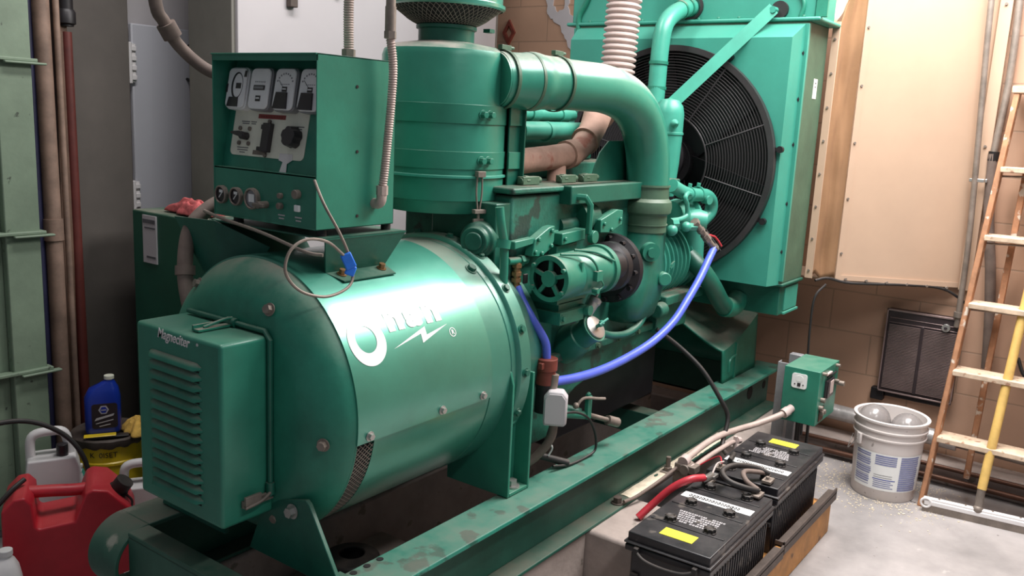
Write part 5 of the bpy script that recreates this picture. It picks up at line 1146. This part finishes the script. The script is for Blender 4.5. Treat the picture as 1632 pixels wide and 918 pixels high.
# battery wiring
t = thing('battery_cable', 'thick red battery cable rising from under the rail to the front battery', 'cable', (2.5, 1.1, .37))
mb = MB(); mb.tube([(2.485, 1.22, .264), (2.53, 1.19, .308), (2.565, 1.145, .365), (2.60, 1.10, .398), (2.655, 1.073, .395)], .0125, 14); mb.build('jacket', 'red_cable', t)
mb = MB(); mb.cyl((2.655, 1.07, .391), (2.715, 1.07, .385), .0115, seg=14); mb.box(2.70, 2.74, 1.055, 1.085, .376, .388); mb.build('lug', 'steel', t, bev=.001)
mb = MB(); mb.tube([(2.70, .90, .385), (2.66, .93, .40), (2.64, .98, .415), (2.68, 1.02, .425), (2.76, 1.01, .425), (2.84, .965, .405), (2.87, .925, .385)], .0095, 12); tag(mb.build('jumper_cable', 'black_rubber'), 'black jumper cable looping between the two truck batteries', 'cable')
mb = MB(); mb.tube([(2.70, .90, .388), (2.72, .95, .40), (2.78, .98, .405), (2.86, .94, .388)], .0085, 12); tag(mb.build('jumper_cable', 'conduit_dust'), 'dusty second lead lying under the black jumper loop between the batteries', 'cable')
mb = MB(); mb.tube([(3.08, 1.50, .76), (3.14, 1.42, .69), (3.17, 1.33, .61), (3.19, 1.25, .50), (3.205, 1.22, .43), (3.15, 1.21, .345), (3.10, 1.18, .33), (3.03, 1.13, .345), (2.96, 1.09, .385), (2.87, 1.07, .392)], .0090, 12); tag(mb.build('battery_cable', 'black_rubber'), 'long black battery cable dropping from the engine over the rail to the far battery', 'cable')
mb = MB(); mb.tube([(2.88, 1.19, .335), (2.90, 1.16, .36), (2.90, 1.12, .385), (2.85, 1.09, .38)], .0028, 8); tag(mb.build('thin_wire', 'red_cable'), 'thin red wire from the conduit end to the far battery terminal', 'wire')
mb = MB(); mb.tube([(2.72, 1.07, .392), (2.78, 1.08, .405), (2.84, 1.08, .395)], .0030, 8); tag(mb.build('thin_wire', 'flex_beige'), 'thin pale wire bridging the red cable lug and the far battery', 'wire')
mb = MB(); mb.tube([(2.83, 1.21, .31), (2.82, 1.20, .26), (2.80, 1.17, .20), (2.78, 1.15, .12)], .0022, 6); tag(mb.build('thin_wire', 'black_rubber'), 'thin black wire hanging from the conduit end behind the batteries', 'wire')
# conduits along rail to green box
t = thing('conduit_run', 'beige conduit running beside the skid rail into the small green box', 'conduit', (3.1, 1.22, .37))
mb = MB(); mb.tube([(2.84, 1.225, .36), (2.98, 1.225, .372), (3.12, 1.22, .375), (3.26, 1.20, .37), (3.38, 1.16, .375), (3.46, 1.10, .405), (3.515, 1.075, .425)], .0125, 14); mb.build('tube', 'conduit_beige', t)
mb = MB(); mb.cyl((3.475, 1.09, .41), (3.50, 1.08, .42), .020, seg=12); mb.cyl((3.50, 1.08, .42), (3.522, 1.073, .428), .017, seg=12); mb.cyl((2.82, 1.225, .358), (2.85, 1.225, .362), .020, seg=14); mb.build_each('connector', 'flex_beige', t)
t = thing('conduit_run', 'second thinner beige conduit just below the one feeding the small green box', 'conduit', (3.0, 1.2, .33))
mb = MB(); mb.tube([(2.83, 1.195, .335), (2.98, 1.195, .34), (3.15, 1.185, .345), (3.22, 1.18, .34)], .0095, 12); mb.build('tube', 'conduit_beige', t)
mb = MB(); mb.cyl((2.82, 1.195, .335), (2.85, 1.195, .336), .015, seg=12); mb.cyl((3.21, 1.178, .345), (3.235, 1.175, .34), .014, seg=10); mb.cyl((3.20, 1.178, .365), (3.20, 1.178, .31), .008, seg=10); mb.build_each('connector', 'flex_beige', t)
mb = MB(); mb.tube([(2.83, 1.245, .335), (2.72, 1.26, .31), (2.60, 1.285, .283), (2.53, 1.30, .28)], .006, 10); mb.tube([(2.85, 1.255, .31), (2.72, 1.27, .29), (2.64, 1.29, .28)], .005, 8); tag(mb.build('grimy_wiring', 'conduit_dust'), 'grimy wire bundle lying along the lower rail flange behind the conduit end', 'wiring')
mb = MB(); mb.box(2.815, 2.865, 1.175, 1.255, .322, .350); mb.cyl((2.81, 1.215, .333), (2.87, 1.215, .333), .020, seg=14); mb.box(2.82, 2.86, 1.20, 1.26, .27, .322); tag(mb.build('pipe_clamp', 'dirty_steel', bev=.003), 'dirty brass clamp block holding the two conduit ends at the rail', 'clamp')

# small green box on post
t = thing('charger_box', 'small green electrical box on a grey post by the wall', 'electrical box', (3.65, 1.05, .375))
bx_ = MB().box(3.520, 3.782, .972, 1.118, .372, .602).build('housing', 'green', t, bev=.002)
mb = MB(); mb.prism(rrect(.062, .062, .010), lambda u, v, d: (3.520 - d, 1.052 - u, .562 + v - .012), 0, .004); mb.prism(rrect(.03, .026, .012), lambda u, v, d: (3.520 - d, 1.052 - u, .562 + v - .002), .004, .005, 1); mb.prism(rrect(.013, .014, .001), lambda u, v, d: (3.520 - d, 1.052 - u, .535 + v), .004, .006, 2)
for s in (-1, 1): mb.cyl((3.516, 1.052 + s * .017, .536), (3.514, 1.052 + s * .017, .536), .0028, seg=8, mi=2)
mb.build('ammeter', ['gauge_white', 'white_paint', 'gauge_dark'], t, smooth=0)
mb = MB(); mb.box(3.60, 3.70, .962, .972, .47, .55); mb.box(3.61, 3.69, .958, .962, .475, .545, 0); mb.box(3.63, 3.672, .955, .958, .49, .545, 1); mb.box(3.59, 3.66, .962, .972, .575, .582, 1); mb.box(3.62, 3.74, .965, .972, .56, .566, 0); mb.box(3.56, 3.62, .969, .972, .382, .44, 2)
mb.build('terminal_board', ['gauge_dark', 'flex_beige', 'copper_pipe'], t, bev=.001)
mb = MB()
for x, z in ((3.57, .475), (3.555, .59), (3.555, .445), (3.57, .42), (3.75, .52), (3.74, .59), (3.60, .42)): mb.cyl((x, .972, z), (x, .955, z), .010 if z < .5 else .007, seg=10)
mb.cyl((3.76, .972, .51), (3.76, .935, .51), .011, seg=12); mb.build_each('stud', 'dirty_steel', t)
mb = MB(); mb.box(3.60, 3.64, 1.122, 1.126, 0, .592); mb.box(3.60, 3.604, 1.126, 1.175, 0, .592); mb.box(3.60, 3.64, 1.171, 1.175, 0, .592); mb.build('post', 'gauge_grey', t, bev=.003)
mb = MB(); mb.box(3.74, 3.78, 1.120, 1.175, .2, .60); mb.build('rear_strut', 'gauge_grey', t, bev=.003)
mb = MB()
for x, y in ((3.58, 1.05), (3.60, 1.02), (3.63, 1.03), (3.61, 1.07)): mb.tube([(x, y, .375), (x + .005, y, .25), (x + .01, y + .01, .1), (x + .02, y + .03, .01)], .006, 8, smooth=3)
mb.build_each('drop_wire', 'black_rubber', t)

# ================================================================= FLOOR ITEMS, LEFT
# red fuel can
t = thing('fuel_can', 'red plastic fuel can with black spout cap, on the floor at lower left', 'fuel can', (0, 0, 0))
pr = [(-.185, .0), (.170, .0), (.190, .02), (.195, .20), (.180, .245), (.115, .315), (.070, .325), (.050, .315), (.015, .225), (-.085, .215), (-.095, .225), (-.100, .300), (-.120, .325), (-.150, .322), (-.185, .285), (-.190, .02)]
mb = MB(); mb.prism(pr, lambda u, v, d: (u, d, v), -.105, .105); cb = mb.build('body', 'red_plastic', t, bev=.020, seg=4)
mb = MB(); mb.tube([(-.115, 0, .300), (-.05, 0, .296), (.02, 0, .290), (.085, 0, .292)], .020, 14); mb.build('grip', 'red_plastic', cb)
cd = Vector((.55, -.2, .80)).normalized(); c = Vector((.135, -.03, .272))
mb = MB(); mb.cyl(c, c + cd * .022, .033, seg=24); mb.cyl(c + cd * .018, c + cd * .058, .029, seg=20); mb.tube([c + cd * .02 + Vector((.02, -.02, -.01)), c + Vector((.05, -.03, -.02)), c + Vector((.04, -.04, -.045)), c + Vector((.01, -.035, -.03))], .004, 8); mb.build('spout_cap', 'black_rubber', t)
mb = MB(); mb.tube([(-.20, -.05, .285), (-.16, -.03, .325), (-.125, .0, .345)], .008, 10); mb.build('vent_strap', 'black_rubber', t)
t.location = (1.345, 2.70, 0); t.rotation_euler = (0, 0, R(-29))

def jug(name, w_, d, h, mbody, mcap, label, cat, capr=.02, lab=None, handle=True):
    t = thing(name, label, cat, (0, 0, 0))
    mb = MB(); loft(mb, [(0, w_ * .94, d * .94, .02, 0, 0), (.01, w_, d, .022, 0, 0), (h * .62, w_, d, .025, 0, 0), (h * .78, w_ * .82, d * .8, .025, w_ * .04, 0), (h * .88, w_ * .42, d * .5, .02, w_ * .16, 0), (h * .91, capr * 1.9, capr * 1.9, capr * .9, w_ * .2, 0), (h * .95, capr * 1.8, capr * 1.8, capr * .85, w_ * .2, 0)], n=5)
    bd = mb.build('body', mbody, t, smooth=60)
    if handle: mb = MB(); mb.tube([(-w_ * .42, 0, h * .60), (-w_ * .46, 0, h * .80), (-w_ * .25, 0, h * .93), (w_ * .1, 0, h * .92)], .013, 12); mb.build('handle', mbody, bd)
    mb = MB(); mb.cyl((w_ * .2, 0, h * .93), (w_ * .2, 0, h), capr * 1.05, seg=24); mb.build('cap', mcap, t, bev=.002)
    return t, bd
def handle_jug(name, w_, d, h, label, cat, lab=None):
    t = thing(name, label, cat, (0, 0, 0))
    pr = [(-w_ / 2, .01), (-w_ / 2 + .01, 0), (w_ / 2 - .01, 0), (w_ / 2, .01), (w_ / 2, h * .60), (w_ * .42, h * .72), (-w_ * .46, h * .72), (-w_ / 2, h * .60)]
    mb = MB(); mb.prism(pr, lambda u, v, dd: (u, dd, v), -d / 2, d / 2); bd = mb.build('body', 'white_plastic', t, bev=.016, seg=4)
    mb = MB(); mb.tube([(-w_ * .40, 0, h * .68), (-w_ * .36, 0, h * .92), (-w_ * .05, 0, h * .965), (w_ * .24, 0, h * .93), (w_ * .33, 0, h * .68)], .016, 14); mb.build('handle', 'white_plastic', bd)
    mb = MB(); mb.cyl((w_ * .18, -d * .2, h * .70), (w_ * .18, -d * .2, h * .84), .019, seg=24); mb.build('cap', 'gauge_dark', t, bev=.002)
    return t, bd
t, bd = jug('motor_oil_bottle', .125, .07, .215, 'blue_plastic', 'panel_cream', 'blue motor oil bottle with cream cap standing on the yellow pail', 'oil bottle', .017, handle=False)
mb = MB(); mb.prism(rrect(.088, .095, .01), lambda u, v, d: (u + .005, -.0352 - d, v + .068), 0, .0012)
mb.prism([(.018 * math.cos(R(60 * k)), .018 * math.sin(R(60 * k))) for k in range(6)], lambda u, v, d: (u + .002, -.0364 - d, v + .092), 0, .001, 1)
mb.prism([(.013 * math.cos(R(60 * k)), .013 * math.sin(R(60 * k))) for k in range(6)], lambda u, v, d: (u + .002, -.0374 - d, v + .092), 0, .0006, 2)
text(mb, 'NAPA', .0075, lambda x, y, z: (x - .008, -.0382 - z, .089 + y), ext=.0003, offset=.0003, mi=1)
mb.prism([(-.034, -.004), (.030, .012), (.034, .020), (-.028, .006)], lambda u, v, d: (u + .004, -.0364 - d, v + .055), 0, .001, 1)
mb.prism([(-.030, -.004), (.030, .008), (.030, .011), (-.030, -.001)], lambda u, v, d: (u + .004, -.0364 - d, v + .042), 0, .001, 1)
mb.prism([(-.018, -.003), (.020, .003), (.020, .006), (-.018, 0)], lambda u, v, d: (u + .004, -.0364 - d, v + .030), 0, .001, 1)
mb.build('label', ['gauge_dark', 'grey_white', 'blue_plastic'], t, smooth=0)
t.location = (1.665, 3.06, .318); t.rotation_euler = (0, 0, R(-28))
t, bd = handle_jug('plastic_jug', .17, .11, .34, 'white plastic jug behind the red fuel can, left', 'jug')
t.location = (1.425, 2.965, .075); t.rotation_euler = (0, 0, R(-25))
mb = MB(); mb.box(1.33, 1.58, 2.90, 3.025, 0, .0745); tag(mb.build('wood_block', 'wood_old', bev=.004), 'dark wooden block under the white jugs behind the fuel can', 'block')
t, bd = handle_jug('plastic_jug', .16, .10, .30, 'white plastic jug between the yellow pail and the exciter box', 'jug')
mb = MB(); mb.box(-.05, .03, -.0512, -.050, .07, .078); mb.box(-.05, .01, -.0512, -.050, .055, .063); mb.build('printed_lines', 'ink', bd)
t.location = (1.63, 2.74, 0); t.rotation_euler = (0, 0, R(-32))
t, bd = jug('squeeze_bottle', .07, .05, .17, 'grey_white', 'white_plastic', 'small white squeeze bottle with green collar behind the fuel can', 'bottle', .010, handle=False)
mb = MB(); mb.cyl((.014, 0, .128), (.014, 0, .150), .020, .012, seg=16); mb.build('green_collar', 'green_light', t)
t.location = (1.515, 2.985, .075)
t, bd = jug('plastic_jug', .13, .10, .26, 'white_plastic', 'white_plastic', 'cloudy white and green plastic jug cut by the left edge of the photo', 'jug', .018)
mb = MB(); mb.prism(rrect(.10, .10, .01), lambda u, v, d: (u, -.0508 - d, v + .08), 0, .001); mb.build('label', 'green_light', t)
t.location = (1.035, 2.52, 0); t.rotation_euler = (0, 0, R(-25))
# yellow pail
px, py = 1.70, 3.09
t = thing('metal_pail', 'yellow metal pail with dark dented lid, under the blue oil bottle', 'pail', (px, py, 0))
mb = MB(); mb.lathe([(0, 0), (0, .118), (.004, .121), (.09, .122), (.094, .127), (.10, .122), (.20, .123), (.204, .128), (.212, .128), (.216, .123), (.285, .124), (.287, .128), (.292, .128)], (px, py, 0), (0, 0, 1), 60, cap=False); mb.build('body', 'yellow_tin', t)
mb = MB(); prof_n = 60; rs = []
for z, r, w_ in ((.276, .131, .5), (.280, .134, 1), (.300, .134, 1), (.306, .128, 0), (.300, .120, 0), (.300, .001, 0)): rs.append([Vector((px + (r + .003 * w_ * math.sin(k * math.pi)) * math.cos(2 * math.pi * k / prof_n), py + (r + (.004 * w_ if k % 4 < 2 else 0)) * math.sin(2 * math.pi * k / prof_n), z - (.006 * (k % 4 < 2) if w_ == .5 else 0))) for k in range(prof_n)])
mb.rings(rs, cap=True); mb.build('lid', 'angle_iron', t)
mb = MB(); random.seed(3)
def pf(u, v, d): a = R(241) + u / .125; return Vector((px + (.1245 + d) * math.cos(a), py + (.1245 + d) * math.sin(a), v))
text(mb, 'K  0ISET', .028, lambda x, y, z: pf(x - .07, .237 + y, z), ext=.0005); mb.build('lettering', 'gauge_dark', t, smooth=0)
rag('cloth_rag', (1.775, 2.985, .303), .07, .065, .06, 'yellow_rag', 'crumpled yellow cloth lying on the pail lid', 'rag', 8)
t = thing('hand_brush', 'flat dark hand brush with yellow edge lying on the pail lid', 'brush', (1.66, 3.0, .31))
mb = MB(); mb.box(-.085, .06, -.016, .016, 0, .008, mtx=Matrix.Translation((1.665, 3.005, .306)) @ Matrix.Rotation(R(-30), 4, 'Z')); mb.build('head', 'black_rubber', t, bev=.004)
mb = MB(); mb.box(-.09, .02, -.015, .015, .008, .013, mtx=Matrix.Translation((1.66, 3.005, .306)) @ Matrix.Rotation(R(-30), 4, 'Z')); mb.build('edge', 'yellow_tin', t, bev=.003)
mb = MB(); mb.tube([(1.05, 2.98, .43), (1.20, 2.96, .475), (1.33, 2.94, .47), (1.43, 2.90, .41), (1.48, 2.86, .32), (1.49, 2.84, .2), (1.49, 2.84, .02)], .0085, 10); tag(mb.build('rubber_hose', 'black_rubber'), 'black rubber hose arching behind the red fuel can', 'hose')
mb = MB(); mb.box(1.49, 1.56, 2.44, 2.54, 0, .012); tag(mb.build('paper_scrap', 'grey_white'), 'scrap of white paper on the floor beside the fuel can', 'paper')
